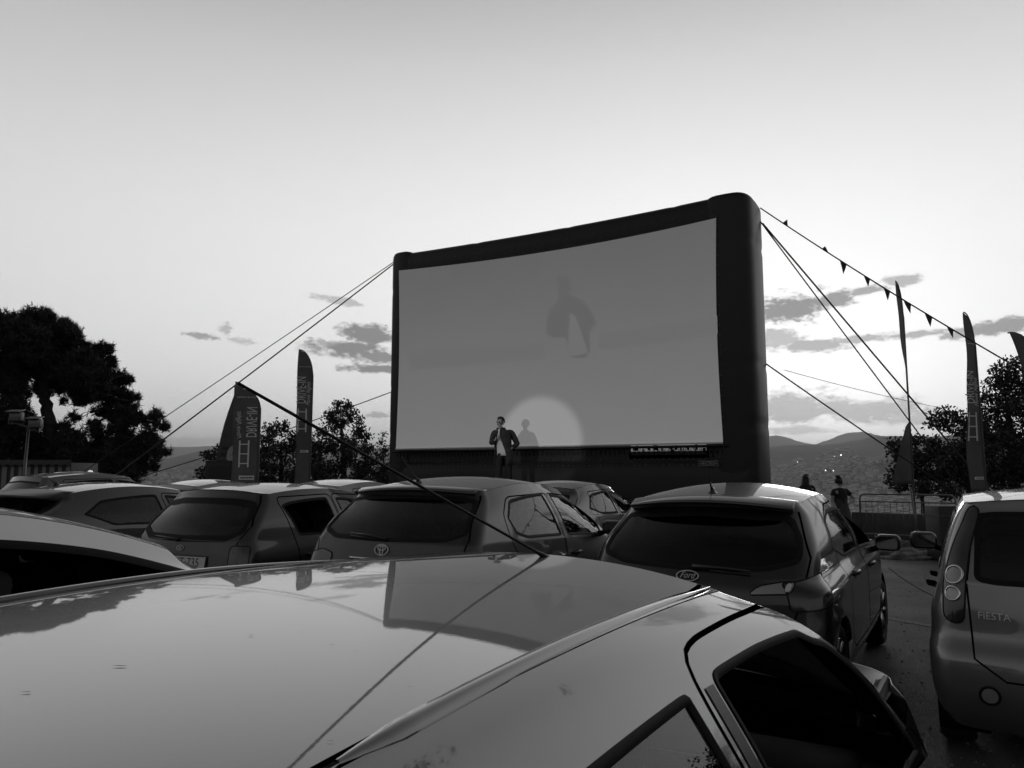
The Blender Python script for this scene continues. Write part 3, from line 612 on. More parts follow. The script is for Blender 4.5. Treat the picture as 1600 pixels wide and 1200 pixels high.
silver = dict(name='parked_car', label='silver hatchback at the right edge with round stacked tail lamps', X=.63, Y=4.95, rot=0, hw=.84, H=1.50, L=3.95, cell=.015,
    paint=paint(.17, .6, cior=1.8), rear=[(.20, .12, .90), (.30, .03, .96), (.42, -.02, .99), (.55, -.02, 1.0), (.62, .0, 1.0), (.70, .05, .985), (.84, .07, .975)], zb=(.99, .97, .93), yB=.10, yT=.38, cowl=2.95, hdr=2.1, wB=(.92, .95, .93), wT=(.74, .73, .67), zT=(1.42, 1.455, 1.40), crown=.03, rail=(.05, .085), bulge=.015, bowB=.05, bowT=.06,
    windows=[[(.60, .05), (.62, .9), (1.35, 1.0), (1.42, .03)], [(1.60, .03), (1.52, 1.0), (2.1, .99), (2.4, .8), (2.85, .2), (2.86, .02)]], windoor=[0, 1],
    doors=[[(.9, .45), (.85, .9), (.6, 1.36), (1.45, 1.37), (1.52, 1.0), (1.54, .36), (1.1, .36)], [(1.56, .36), (1.54, 1.0), (1.46, 1.37), (2.2, 1.36), (2.5, 1.22), (2.92, .97), (2.92, .38)]],
    handles=[(1.05, .86), (1.8, .84)], mirror=PLA, my=2.6,
    rwin=[(0, .985), (.50, .985), (.60, 1.0), (.57, 1.36), (.48, 1.375), (0, 1.385)], rsealw=.03, rglassm=TINM,
    rseams=[([(-.57, 1.41), (-.635, .98), (-.62, .60), (-.48, .50), (.48, .50), (.62, .60), (.635, .98), (.57, 1.41)], False)],
    lamps=[dict(phi=22, ox=.63, oy=.1, P=[(.03, .76), (.13, .78), (.145, 1.0), (.10, 1.40), (.035, 1.40), (.02, 1.0)], seg=.1, rim=1, m=LENS, rings=[(.085, 1.025, .046, CHR), (.085, .925, .037, CHR)]),
           dict(P=[(.56+.045*math.cos(a), .42+.045*math.sin(a)) for a in np.linspace(0, 2*math.pi, 12, endpoint=False)], m=LENS, name='reflector', rings=[(.56, .42, .045, BLK)])],
    badge=[('badge', [([(.075*math.cos(a), .90+.031*math.sin(a)) for a in np.linspace(0, 2*math.pi, 40, endpoint=False)], True)], .005, BADGE)],
    letters=[('model_lettering', 'FIESTA', -.515, .82, .052, BADGE, 0), ('badge_lettering', 'Ford', 0, .90, .052, BADGE, .35)], plate=(0, .72, 'ZKN 4405'))
hatch = dict(name='parked_car', label='dark grey hatchback with large roof spoiler at the left edge', X=-8.95, Y=4.1, rot=2, hw=.86, H=1.46, L=4.1, cell=.022,
    paint=paint(.012, .1, cior=1.6), rear=REAR(), zb=(1.0, .99, .93), yB=.15, yT=.62, cowl=3.05, hdr=2.2, wT=(.69, .70, .64), zT=(1.38, 1.44, 1.38), crown=.03, rail=(.06, .09), bulge=.02,
    windows=[[(.82, .50), (1.05, .90), (1.78, 1.0), (1.84, .04), (1.15, .06)], [(1.96, .03), (1.90, 1.0), (2.3, .98), (2.6, .75), (2.95, .1)]], windoor=[None, 0],
    doors=[[(1.92, .36), (1.9, 1.0), (1.84, 1.36), (2.4, 1.33), (2.7, 1.2), (3.05, .95), (3.05, .38)]], handles=[(2.1, .84)],
    rwin=[(0, 1.0), (.60, 1.02), (.56, 1.30), (0, 1.32)], lamps=[dict(phi=35, ox=.66, oy=.2, P=[(-.10, .78), (.14, .80), (.2, 1.0), (0, .98)])], spoiler=(.26, .05, .96, PLA), aerial=(0, .95, .28, 38))
def far_car(label, X, Y, v, H=1.46, rot=0, L=4.1, hw=.85, yT=.75, metal=.5, **k):
    d = H-1.46
    s = dict(name='parked_car', label=label, X=X, Y=Y, rot=rot, hw=hw, H=H, L=L, cell=.032, paint=paint(v, metal), rear=REAR(), zb=(1.0+d*.6, .98+d*.6, .94+d*.6), yB=.2, yT=yT, cowl=3.1, hdr=2.2, wT=(.66, .69, .64),
             zT=(1.37+d, 1.435+d, 1.37+d), crown=.03, rail=(.055, .09), windows=[[(yT+.15, .35), (yT+.38, .9), (1.78, 1.0), (1.84, .04), (yT+.5, .05)], [(1.94, .03), (1.88, 1.0), (2.3, .98), (2.6, .76), (3.0, .06)]],
             windoor=[0, 1], doors=[[(1.1, .45), (1.1, 1.0), (yT+.35, 1.33+d), (1.84, 1.36+d), (1.89, 1.0), (1.9, .36)], [(1.91, .36), (1.9, 1.0), (1.85, 1.36+d), (2.4, 1.33+d), (2.7, 1.2+d), (3.08, .95), (3.08, .38)]], handles=[(1.3, .84), (2.1, .84)],
             rwin=[(0, 1.05+d), (.60, 1.06+d), (.54, 1.29+d), (0, 1.32+d)], lamps=[dict(phi=35, ox=.66, oy=.2, P=[(-.10, .78), (.14, .80), (.2, 1.0), (0, .98)])], sealw=.035)
    s.update(k); return s
specs = [near, white, hatch, pic, yaris, ford, silver,
    far_car('dark car ahead of the ring badge hatchback, showing its rear door windows', -5.3, 9.1, .05),
    far_car('light grey car roof just behind the mid grey small hatchback', -9.3, 8.6, .30, 1.47),
    far_car('pale car roof in the second row at the left, between the wagon and the flags', -12.4, 8.3, .30, 1.45),
    far_car('mid grey estate car far left in front of the striped booth', -15.0, 7.4, .12, 1.60, L=4.5, yT=.45)]
for q in specs: build_car(q)

# ---- what only the nearest car has: roof mouldings and the long aerial
n_ = near['_']
def near_top(x, y, off=0): h, nrm, _, _ = n_['rbvh'].ray_cast(Vector((x, y, 4)), Vector((0, 0, -1))); return h+Vector((0, 0, off)) if h else None
for sg in (1, -1):
    pts = []
    for y in np.linspace(.92, 2.50, 60):
        h = near_top(sg*(.528 if y < 2.2 else .528-.018*((y-2.2)/.3)**2), y, .004)
        if h: pts.append(h)
    V_ = []; F_ = []
    for i_, p in enumerate(pts):
      k_ = min(1, (len(pts)-i_)/20)*min(1, (i_+1)/4)
      V_ += [tuple(p+k_*Vector((-.013, 0, -.006))), tuple(p+k_*Vector((-.009, 0, .004))), tuple(p+k_*Vector((.0, 0, .006))), tuple(p+k_*Vector((.009, 0, .003))), tuple(p+k_*Vector((.012, 0, -.008)))]
    for i in range(len(pts)-1):
        for k in range(4): F_.append((i*5+k, i*5+k+1, i*5+k+6, i*5+k+5))
    mesh('roof_moulding', V_, F_, NEARP, n_['root'])
b_ = Vector((.075, 2.56, 1.372)); tip = b_+Vector((0, -1.03, .361))
mb = MB(); V_, F_ = lathe([(.001, .012), (.012, .010), (.016, .0), (.02, -.01), (.022, -.02)], 20)
mb.add([(b_.x+y, b_.y+z*1.5, b_.z-.01+x) for x, y, z in [(h, c, s) for h, c, s in V_]], F_)
mb.tube([b_, b_.lerp(tip, .06), b_.lerp(tip, .10), b_.lerp(tip, .9), tip], [.009, .007, .0036, .0028, .0024], 10)
mb.build('aerial', mat('aerial_rubber', .006, .6, spec=.2), n_['root'])

m = MB(); m.tube([(x, near['cowl']-.42+.05*(x/.7)**2, .70+.012*math.cos(x*2)) for x in np.linspace(-.68, .70, 20)], .008, 6); m.build('dash_trim', mat('dash_trim', .18, .4), n_['root'])
m = MB(); m.tube([(-.72, y, .87) for y in np.linspace(1.2, 3.2, 12)], .012, 6); m.build('door_sill_trim', mat('sill_trim', .14, .35), n_['root'])

# bits of dry leaf and specks of dirt lying on the nearest roof
LB = mat('dry_leaf', .012, .95, spec=.05)
for k, (px, py, s_) in enumerate([(187, 1042, .009), (42, 1083, .008), (324, 980, .006), (391, 994, .007), (471, 988, .008), (520, 1009, .004), (555, 1019, .004), (672, 913, .007), (681, 903, .004), (213, 984, .003), (713, 981, .004), (517, 1160, .005), (640, 1075, .004)]):
    r_ = ray(px, py); o_ = Vector((-near['X'], -near['Y'], CZ)); h, nrm, _, _ = n_['rbvh'].ray_cast(o_, r_.normalized())
    if h is None: continue
    a = k*1.3; d1 = Vector((math.cos(a), math.sin(a)*.6, 0)); d2 = Vector((-math.sin(a), math.cos(a), 0))*.6; d1 = CR*.9+d1*.25; c = h+Vector((near['X'], near['Y'], .0015))
    P_ = [c-d1*s_, c-d1*s_*.3+d2*s_*.22, c+d1*s_*.5+d2*s_*.2, c+d1*s_*1.1, c+d1*s_*.3-d2*s_*.30, c-d1*s_*.4-d2*s_*.22]
    tag(mesh('leaf_fragment', [tuple(p) for p in P_], [(0, 1, 5), (1, 4, 5), (1, 2, 4), (2, 3, 4)][::(1 if k % 3 else -1)][:4-(k % 2)], LB, smooth=False), 'tiny dark bit of dry leaf lying on the roof of the nearest car', 'leaf', 'leaf bits on the nearest roof')

# ------------------------------------------------------------------ ground and terrain
def fnoise(x, y, sc, seed=0, oct=4):
    v = 0; a = 1
    for o in range(oct):
        f = 2**o/sc; v = v+a*(np.sin(x*f+seed+o*1.7+1.3*np.sin(y*f*.7+seed*2+o))*np.cos(y*f*1.1-seed+o*2.3+1.1*np.sin(x*f*.8+o*3+seed))); a *= .5
    return v
def terrain(az, r):
    """height at azimuth (degrees from the camera axis) and distance"""
    base = np.interp(r, [0, 24, 34, 60, 150, 400, 900, 1500, 3000, 6000, 9000, 16000, 40000], [-.02, -.02, -1.5, -6, -22, -60, -92, -100, -95, -40, 60, 200, 300])
    ridge = np.interp(az, [-60, -30, -26, -24, -21, -17, 0, 18, 22, 25, 28, 34, 60], [230, 120, 95, 130, 215, 170, 150, 235, 250, 300, 330, 290, 220])
    n = fnoise(az*900, r, 1500, 1, 5)
    h = base+ridge*np.exp(-((r-7600)/1500)**2)*(1+.05*n)
    far = np.interp(az, [-60, -25, -22, 0, 17, 19, 21.5, 23, 24.5, 26, 40], [300, 330, 340, 340, 540, 570, 370, 520, 600, 480, 400])
    h = h+far*np.exp(-((r-17000)/2500)**2)*(1+.06*fnoise(az*2600, r, 3000, 4, 5))
    foot = np.interp(az, [-60, 0, 20, 24, 27, 40], [20, 20, 10, 120, 190, 120])
    h = h+foot*np.exp(-((r-4600)/900)**2)
    return h+np.clip(r-60, 0, 400)/400*4*fnoise(az*60, r, 130, 2, 4)
azs = np.r_[np.linspace(-180, -60, 40, endpoint=False), np.linspace(-60, 60, 481), np.linspace(60, 180, 40, endpoint=False)[1:]]
rs = np.r_[np.linspace(24, 200, 30), np.geomspace(215, 30000, 110)]
AA, RR = np.meshgrid(np.radians(azs), rs, indexing='ij'); Z = terrain(np.degrees(AA), RR)
def wxy(az, r):
    a = az-YAW; return r*np.sin(a), r*np.cos(a)
WX, WY = wxy(AA, RR); na, nr_ = AA.shape
V = np.stack([WX, WY, Z], 2).reshape(-1, 3); i, j = np.meshgrid(np.arange(na), np.arange(nr_-1), indexing='ij'); i2 = (i+1) % na
F = np.stack([i*nr_+j, i2*nr_+j, i2*nr_+j+1, i*nr_+j+1], 2).reshape(-1, 4)
HILL = mat('hill_scrub', .05, .95, noise=.45, nscale=.004)
o = tag(mesh('hills', V, F, HILL), kind='structure')
# asphalt lot
ASP = mat('asphalt', .06, .75, noise=.55, nscale=.9, bump=.9, bscale=110)
nt = ASP.node_tree; nv = nt.nodes.new('ShaderNodeTexVoronoi'); nv.inputs['Scale'].default_value = 95; tcn = nt.nodes.new('ShaderNodeTexCoord'); nt.links.new(tcn.outputs['Object'], nv.inputs['Vector'])
rp = nt.nodes.new('ShaderNodeMapRange'); rp.inputs[1].default_value = .0; rp.inputs[2].default_value = .5; rp.inputs[3].default_value = .35; rp.inputs[4].default_value = .85; nt.links.new(nv.outputs['Distance'], rp.inputs[0]); nt.links.new(rp.outputs[0], nt.nodes['Principled BSDF'].inputs['Roughness'])
a_ = np.linspace(0, 2*math.pi, 96, endpoint=False); V = [(0, 0, 0)]+[(24.5*math.cos(t), 24.5*math.sin(t), 0) for t in a_]
tag(mesh('asphalt_lot', V, [(0, k+1, (k+1) % 96+1) for k in range(96)], ASP, smooth=False), kind='structure')
# loose stones on the lot
m = MB()
for k in range(2600):
    a = rng.uniform(R(8), R(44)); r = rng.uniform(2.2, 18); x, y = wxy(a, r); s = rng.uniform(.003, .012)
    m.add([(x-s, y-s, .001), (x+s, y-s*.6, .001), (x+s*.4, y+s, .001), (x, y, .001+s*1.1)], [(0, 1, 3), (1, 2, 3), (2, 0, 3)])
tag(m.build('gravel', mat('stone', .16, .8), smooth=False), 'loose pale grit scattered over the asphalt between the cars', 'gravel', kind='stuff')
PAINTL = mat('worn_line_paint', .10, .8, noise=.5, nscale=20)
p1_ = ground(1392, 9.6); p2_ = ground(1470, 9.3)
m = MB(); d_ = (p2_-p1_).normalized(); q_ = Vector((-d_.y, d_.x, 0))*.05; a1 = p1_-d_*3; a2 = p2_+d_*3
m.add([tuple(a1-q_+Vector((0, 0, .004))), tuple(a2-q_+Vector((0, 0, .004))), tuple(a2+q_+Vector((0, 0, .004))), tuple(a1+q_+Vector((0, 0, .004)))], [(0, 1, 2, 3)])
tag(m.build('road_marking', PAINTL, smooth=False), kind='structure')

# distant city on the valley floor
def city():
    V = []; F = []; cs = [np.array([(-1, -1, 0), (1, -1, 0), (1, 1, 0), (-1, 1, 0), (-1, -1, 1), (1, -1, 1), (1, 1, 1), (-1, 1, 1)], float)][0]
    fs = np.array([(4, 5, 6, 7), (0, 1, 5, 4), (1, 2, 6, 5), (2, 3, 7, 6), (3, 0, 4, 7)])
    N = 30000; az = np.where(rng.random(N) < .72, rng.uniform(17, 32, N), rng.uniform(-33, -15, N)); u = rng.random(N); r = 1300*(7400/1300)**(u**.8)
    keep = []
    for k in range(N):
        a, q = az[k], r[k]
        dens = .5+.5*float(fnoise(np.array(a*300), np.array(q), 260, 8, 3))
        if q > 4200 and (a > 22.3 and a < 33): dens -= .9 if q < 5600 else .2
        if rng.random() < dens*1.1+.2 and q < 7000-abs(float(fnoise(np.array(a*500), np.array(0.), 700, 3, 3)))*1200: keep.append(k)
    az = az[keep]; r = r[keep]; n = len(az); z = terrain(az, r); x, y = wxy(np.radians(az), r)
    w = rng.uniform(4, 10, n)*(.6+r/6000); d = rng.uniform(4, 9, n)*(.6+r/6000); h = rng.uniform(6, 17, n); th = rng.uniform(0, 3.14, n)
    P = cs[None]*np.stack([w, d, h], 1)[:, None]; c, s = np.cos(th)[:, None], np.sin(th)[:, None]
    X = P[..., 0]*c-P[..., 1]*s+x[:, None]; Y = P[..., 0]*s+P[..., 1]*c+y[:, None]; ZZ = P[..., 2]+z[:, None]-1
    V = np.stack([X, Y, ZZ], 2).reshape(-1, 3); F = (fs[None]+8*np.arange(n)[:, None, None]).reshape(-1, 4); return V, F
V, F = city()
CITY = bpy.data.materials.new('city_walls'); CITY.use_nodes = True; nt = CITY.node_tree; g_ = nt.nodes.new('ShaderNodeNewGeometry'); mr = nt.nodes.new('ShaderNodeMapRange')
mr.inputs[3].default_value = .10; mr.inputs[4].default_value = .50; nt.links.new(g_.outputs['Random Per Island'], mr.inputs[0]); nt.links.new(mr.outputs[0], nt.nodes['Principled BSDF'].inputs['Base Color']); nt.nodes['Principled BSDF'].inputs['Roughness'].default_value = .9
tag(mesh('distant_city', V, F, CITY, smooth=False), 'thousands of tiny pale blocks covering the valley beyond the railing', 'city', kind='stuff')
LAMP = mat('lit_lamp', 1, emit=3)
for (px, py, d, s, lb) in [(1314, 711, 3600, 5.4, 'brightest lamp, highest among the far city lights'), (1304, 713, 3600, 2.7, 'faint lamp just left of the brightest far city light'), (1246, 722, 3100, 2.8, 'far city lamp nearest to the screen'), (1290, 735, 2700, 3.4, 'left one of two low far lamps above the woman with tied up hair'), (1302, 735.5, 2700, 2.9, 'right one of two low far lamps above the woman with tied up hair')]:
    p = at_d(px, py, d); V_, F_ = lathe([(.01, -s*.5), (s*.4, -s*.3), (s*.5, 0), (s*.4, s*.3), (.01, s*.5)], 10); mm = mesh('city_light', V_, F_, LAMP); mm.location = p
    tag(mm, lb, 'lamp', 'lit lamps in the distant city')

# ------------------------------------------------------------------ inflatable cinema screen
SX0, SX1, SY, SZ0, SZ1 = -12.52, -4.12, 15.64, 2.19, 6.91
scr = empty('cinema_screen', (0, 0, 0), label='giant inflatable outdoor cinema screen with thick black frame and blank white cloth', cat='cinema screen')
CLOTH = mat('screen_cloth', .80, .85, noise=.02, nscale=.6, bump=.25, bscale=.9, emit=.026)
E_ = .27; DEP = 1.32; HT = .40
def sag(x): t = (x-SX0)/(SX1-SX0); return -.15*4*t*(1-t)*(.9+.25*(t-.5))
# cloth
nx, nz_ = 60, 24; V = []; F = []
for j in range(nz_+1):
    for i in range(nx+1):
        t = i/nx; v = j/nz_; x = SX0+(SX1-SX0)*t; zz = SZ0+(SZ1-SZ0)*v+sag(x)*v*v
        edge = .04*math.sin(math.pi*v)*((1-t)**6+t**6); x += .055*math.sin(math.pi*v)*((1-t)**8-t**8)
        V.append((x, SY+.03*math.sin(math.pi*t)*math.sin(math.pi*v), zz))
for j in range(nz_):
    for i in range(nx): a = j*(nx+1)+i; F.append((a, a+1, a+nx+2, a+nx+1))
nt = CLOTH.node_tree; tc_ = nt.nodes.new('ShaderNodeTexCoord'); sx_ = nt.nodes.new('ShaderNodeSeparateXYZ'); mr_ = nt.nodes.new('ShaderNodeMapRange'); nt.links.new(tc_.outputs['Object'], sx_.inputs[0]); nt.links.new(sx_.outputs[2], mr_.inputs[0])      # glow put into the cloth for light falling on it, stronger towards its foot
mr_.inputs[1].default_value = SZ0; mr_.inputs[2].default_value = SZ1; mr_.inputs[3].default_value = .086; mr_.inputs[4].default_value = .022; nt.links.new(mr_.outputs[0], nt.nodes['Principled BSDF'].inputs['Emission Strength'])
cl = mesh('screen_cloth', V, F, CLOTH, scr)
V_ = []; F_ = []; bt = MB(); bt.tube([(SX0, SY-.012, SZ0+.02), (SX1, SY-.012, SZ0+.02)], .016, 6); bt.build('hem', mat('hem_tape', .82, .6), cl)
# air tubes: fat oval section swept round the frame
def oval(c, ax1, ax2, r1, r2, n=28, p=4.6):
    o_ = []
    for k in range(n):
        a = 2*math.pi*k/n; cc, ss = math.cos(a), math.sin(a)
        o_.append(c+ax1*(r1*math.copysign(abs(cc)**(2/p), cc))+ax2*(r2*math.copysign(abs(ss)**(2/p), ss)))
    return o_
def sweep(name, path, r1, r2, up, parent, mt, cap=True):
    V = []; F = []; n = 28
    for (p, rs_) in path:
        V += [tuple(q) for q in oval(p, up, Vector((0, 1, 0)), r1*rs_, r2*(.8+.2*rs_) if rs_ < 1 else r2)]
    for i in range(len(path)-1):
        for k in range(n): F.append((i*n+k, i*n+(k+1) % n, (i+1)*n+(k+1) % n, (i+1)*n+k))
    F.append(tuple(range(n))); F.append(tuple((len(path)-1)*n+k for k in range(n)))
    o = mesh(name, V, F, mt, parent); return o
XL, XR, ZT = SX0-.34, SX1+.70, SZ1+.52; cy = SY+.02+DEP/2; r2 = DEP/2; rw_ = .52
ribs = []
def upright(xc, z0, z1):
    path = []
    for z in np.linspace(z0, z1-.20, 60):
        k = 1-.022*abs(math.sin(z*math.pi/1.27))**14*0-.03*(abs((z/1.27) % 1-.5) > .46)
        path.append((Vector((xc, cy, z)), k))
    for t in np.linspace(.15, 1, 12): path.append((Vector((xc, cy, z1-.20+.20*math.sin(t*math.pi/2))), max(.03, math.cos(t*math.pi/2)**.32)))
    return sweep('air_tube', path, rw_, r2, Vector((1, 0, 0)), scr, BLKP)
rw_ = .36; upright(XL+rw_, .0, ZT); rw_ = .52; upright(XR-rw_, .0, ZT+.0)
path = []
for x in np.linspace(XL+.3, XR-.3, 60): path.append((Vector((x, cy, ZT-.385+sag(x)*.5+.02*((x-XL)/(XR-XL)))), 1-.03*(abs((x/1.27) % 1-.5) > .46)))
sweep('air_tube', path, .385, r2*.97, Vector((0, 0, 1)), scr, BLKP)
sweep('air_tube', [(Vector((x, cy, 1.10)), 1) for x in np.linspace(XL+.2, XR-.2, 40)], .86, r2*1.02, Vector((0, 0, 1)), scr, BLKP)
# black border cloth between tube and white cloth, and the laced gap under it
m = MB()
def strip(x0, z0, x1, z1, y): m.add([(x0, y, z0), (x1, y, z0), (x1, y, z1), (x0, y, z1)], [(0, 1, 2, 3)])
strip(SX0-.10, SZ0-.06, SX0+.08, SZ1-.02, SY+.035); strip(SX1-.08, SZ0-.06, SX1+.10, SZ1-.02, SY+.035); strip(SX0-.3, .2, SX1+.3, 1.98, SY+.12); strip(SX0-.3, 1.98, -6.15, 2.2, SY+.12); strip(-4.5, 1.98, SX1+.2, 2.2, SY+.12); strip(-6.2, 1.9, -4.45, 2.055, SY+.12)
V_ = []; 
for i in range(61):
    x = SX0-.1+(SX1-SX0+.2)*i/60; V_ += [(x, SY+.045, SZ1-.06+sag(x)), (x, SY+.045, SZ1+.12+sag(x)*.8)]
m.add(V_, [(2*i, 2*i+2, 2*i+3, 2*i+1) for i in range(60)])
m.tube([(SX0-.1, SY+.01, SZ0-.045), (SX1+.1, SY+.01, SZ0-.045)], .028, 8)
m.build('border_cloth', BLKP, scr)
m = MB()
for k in range(150):
    x = SX0+.05+(SX1-SX0-.1)*k/149
    m.tube([(x, SY+.01, SZ0-.05), (x+.028*(1 if k % 2 else -1), SY+.02, 1.99), ], .006, 4)
for k in range(26): x = rng.uniform(-6.1, -4.5); m.box((x, SY+.06, 2.10+rng.uniform(-.04, .04)), (rng.uniform(.01, .07), .01, rng.uniform(.04, .12)))
m.build('lacing', BLK, scr)
m = MB()
for k in range(64):
    x = SX0+.1+(SX1-SX0-.2)*k/63
    for z, yy in ((1.90, -.012), (1.76, -.022)): m.tube([(x, cy-r2*1.02+yy+.0, z), (x+.022, cy-r2*1.02+yy, z)], .012, 5)
for k in range(24):
    z = 2.1+k*.21
    m.tube([(XR-rw_-.17, SY-.012, z), (XR-rw_-.17, SY-.012, z+.02)], .011, 5)
for k in range(40):
    x = SX0+.1+(SX1-SX0-.2)*k/39; m.tube([(x, SY-.0, SZ1+.17+sag(x)*.6), (x+.02, SY-.0, SZ1+.17+sag(x)*.6)], .010, 5)
m.build('eyelets', mat('eyelet_metal', .12, .4, metal=.6), scr)
# small frame maker's tag
tg = mat('tag_print', .28, .6); p = at_Y(1107, 724, SY-.035); m = MB(); w2, h2 = .20, .055
V_, F_ = text_mesh('AIRSCREEN', .085)
lab = mesh('maker_tag', [(p.x+x*.85, SY-.035, p.z+y) for x, y, z in V_], F_, tg, scr, False); solidify(lab, .004)
m = MB(); q = [Vector((p.x-w2, SY-.035, p.z-h2)), Vector((p.x, SY-.035, p.z-h2*.75)), Vector((p.x+w2, SY-.035, p.z-h2)), Vector((p.x+w2, SY-.035, p.z+h2)), Vector((p.x, SY-.035, p.z+h2*.75)), Vector((p.x-w2, SY-.035, p.z+h2))]
m.tube(q, .007, 4, closed=True); m.build('tag_border', tg, lab)

# the picture thrown on the cloth: faint live image of the presenter
def proj_img(name, pts, v, em, parent, dy):
    P = [(lambda w: (w.x, w.z))(at_Y(a, b, SY)) for a, b in pts]; P = thin(chaikin(resample(P, .12), 2), .02); v2, f2 = fill2d(P, .25)
    mt = mat('projected_light', .80, .85, emit=em); V_ = [(x, SY+.03*math.sin(math.pi*(x-SX0)/(SX1-SX0))*math.sin(math.pi*min(1, (z-SZ0)/(SZ1-SZ0)))-dy, z) for x, z in v2]
    return mesh(name, V_, [f if (Vector(V_[f[1]])-Vector(V_[f[0]])).cross(Vector(V_[f[2]])-Vector(V_[f[0]])).y < 0 else f[::-1] for f in f2], mt, parent)

# stage
stg = empty('stage', (-8.7, 14.3, 0), label='low black skirted stage platform along the foot of the screen', cat='stage')
rbox('deck', (0, 0, 1.0), (8.6, 2.2, .10), .01, BLKP, stg)
m = MB()
for sx in (-1, 1): pass
V_ = []; 
for i in range(241):
    x = -4.25+8.5*i/240; V_ += [(x, -1.06+.02*math.sin(i*.9)+.01*math.sin(i*2.3), 0.0), (x, -1.06+.012*math.sin(i*.9), .95)]
m.add(V_, [(2*i, 2*i+2, 2*i+3, 2*i+1) for i in range(240)]); m.build('skirt', BLKP, stg)
m = MB()
for x in (-4.2, -2.1, 0, 2.1, 4.2):
    for y in (-1, 1): m.tube([(x, y, 0), (x, y, .95)], .025, 8)
m.build('legs', STEEL, stg)

# ------------------------------------------------------------------ ropes
ROPE = mat('rope', .02, .7); WEB = mat('webbing', .035, .7)
def rope(name, a, b, r, sag_, label, mt=ROPE, n=24, seg=6, group=None, cat='rope'):
    pts = [a.lerp(b, t)-Vector((0, 0, 4*sag_*t*(1-t))) for t in np.linspace(0, 1, n)]
    mb = MB(); mb.tube(pts, r, seg); return tag(mb.build(name, mt), label, cat, group)
UL = Vector((XL+.02, SY+.25, ZT-.15)); UR = Vector((XR+.0, SY+.5, ZT-.42))
rope('guy_rope', UL, ground(-20, 23), .011, .03, 'upper of the two guy ropes from the screen top left corner', group='guy ropes staying the screen')
rope('guy_rope', UL-Vector((0, 0, .05)), ground(12, 17), .016, .03, 'thicker lower guy rope from the screen top left corner', group='guy ropes staying the screen')
rope('guy_rope', at_Y(610, 613, SY+.9), ground(-60, 30), .013, .25, 'low guy rope from the left side of the screen passing behind the flags', group='guy ropes staying the screen')
A0 = at_Y(1188, 346, SY+1.0); rope('guy_rope', A0, ground(1562, 19.5), .015, .0, 'left one of the two steep guy ropes right of the screen', group='guy ropes staying the screen')
rope('guy_rope', A0+Vector((0, .2, .02)), ground(1612, 20.5), .020, .0, 'right one of the two steep guy ropes right of the screen', WEB, group='guy ropes staying the screen')
rope('thin_line', at_Y(1225, 578, SY+4), at_d(1470, 637, 27), .008, .05, 'thin slack line running from the screen to the right hand trees')
# bunting
def bunting(a, b, r, sg_, fl, size, label, drop=1.0):
    e = rope('bunting_line', a, b, r, sg_, label, cat='bunting', n=40)
    FL = mat('pennant', .05, .8); FL.node_tree.nodes['Principled BSDF'].inputs['Subsurface Weight'].default_value = 0
    d = (b-a).normalized()
    for k, t in enumerate(fl):
        p = a.lerp(b, t)-Vector((0, 0, 4*sg_*t*(1-t))); s = size*rng.uniform(.85, 1.1); up = drop if k > 1 else -.5; w = Vector((0, 0, -s*1.25*up)); sd = Vector((rng.uniform(-.05, .05), rng.uniform(-.08, .08), 0))
        V_ = []; n = 6
        for i in range(n+1):
            v = i/n; c = p+w*v+sd*v*v+d*.12*s*v; hw_ = s*.5*(1-v)**.9
            V_ += [tuple(c-d*hw_), tuple(c+sd*.4*math.sin(v*3)), tuple(c+d*hw_)]
        F_ = [(3*i+j, 3*i+j+1, 3*i+j+4, 3*i+j+3) for i in range(n) for j in (0, 1)]
        solidify(mesh('pennant', V_, F_, FL, e), .004)
    return e
P0 = at_Y(1188, 325, SY+1.0); P1 = at_d(1720, 648, 15.5)
bl = 1720-1195
def tfor(px):      # parameter of the line where it crosses the column px
    lo, hi = 0, 1
    for _ in range(40):
        t = (lo+hi)/2; p = P0.lerp(P1, t)-Vector((0, 0, CZ)); x = p.dot(CR)/p.dot(CF)*1200*math.cos(PITCH)
        q = p+Vector((0, 0, CZ)); d = Vector((q.x, q.y, q.z-CZ)); yy = d.dot(CF)*math.cos(PITCH)+d.z*math.sin(PITCH); x = 800+1200*d.dot(CR)/yy
        lo, hi = (t, hi) if x < px else (lo, t)
    return t
bunting(P0, P1, .014, .1, [tfor(q) for q in (1227, 1289, 1317, 1354, 1385, 1417, 1450, 1484, 1600)], .165, 'string of small dark pennants descending from the top right corner of the screen')
bunting(at_Y(1192, 565, SY+1.1), ground(1640, 18), .016, .05, [], .2, 'twisted rolled up bunting line low on the right of the screen')

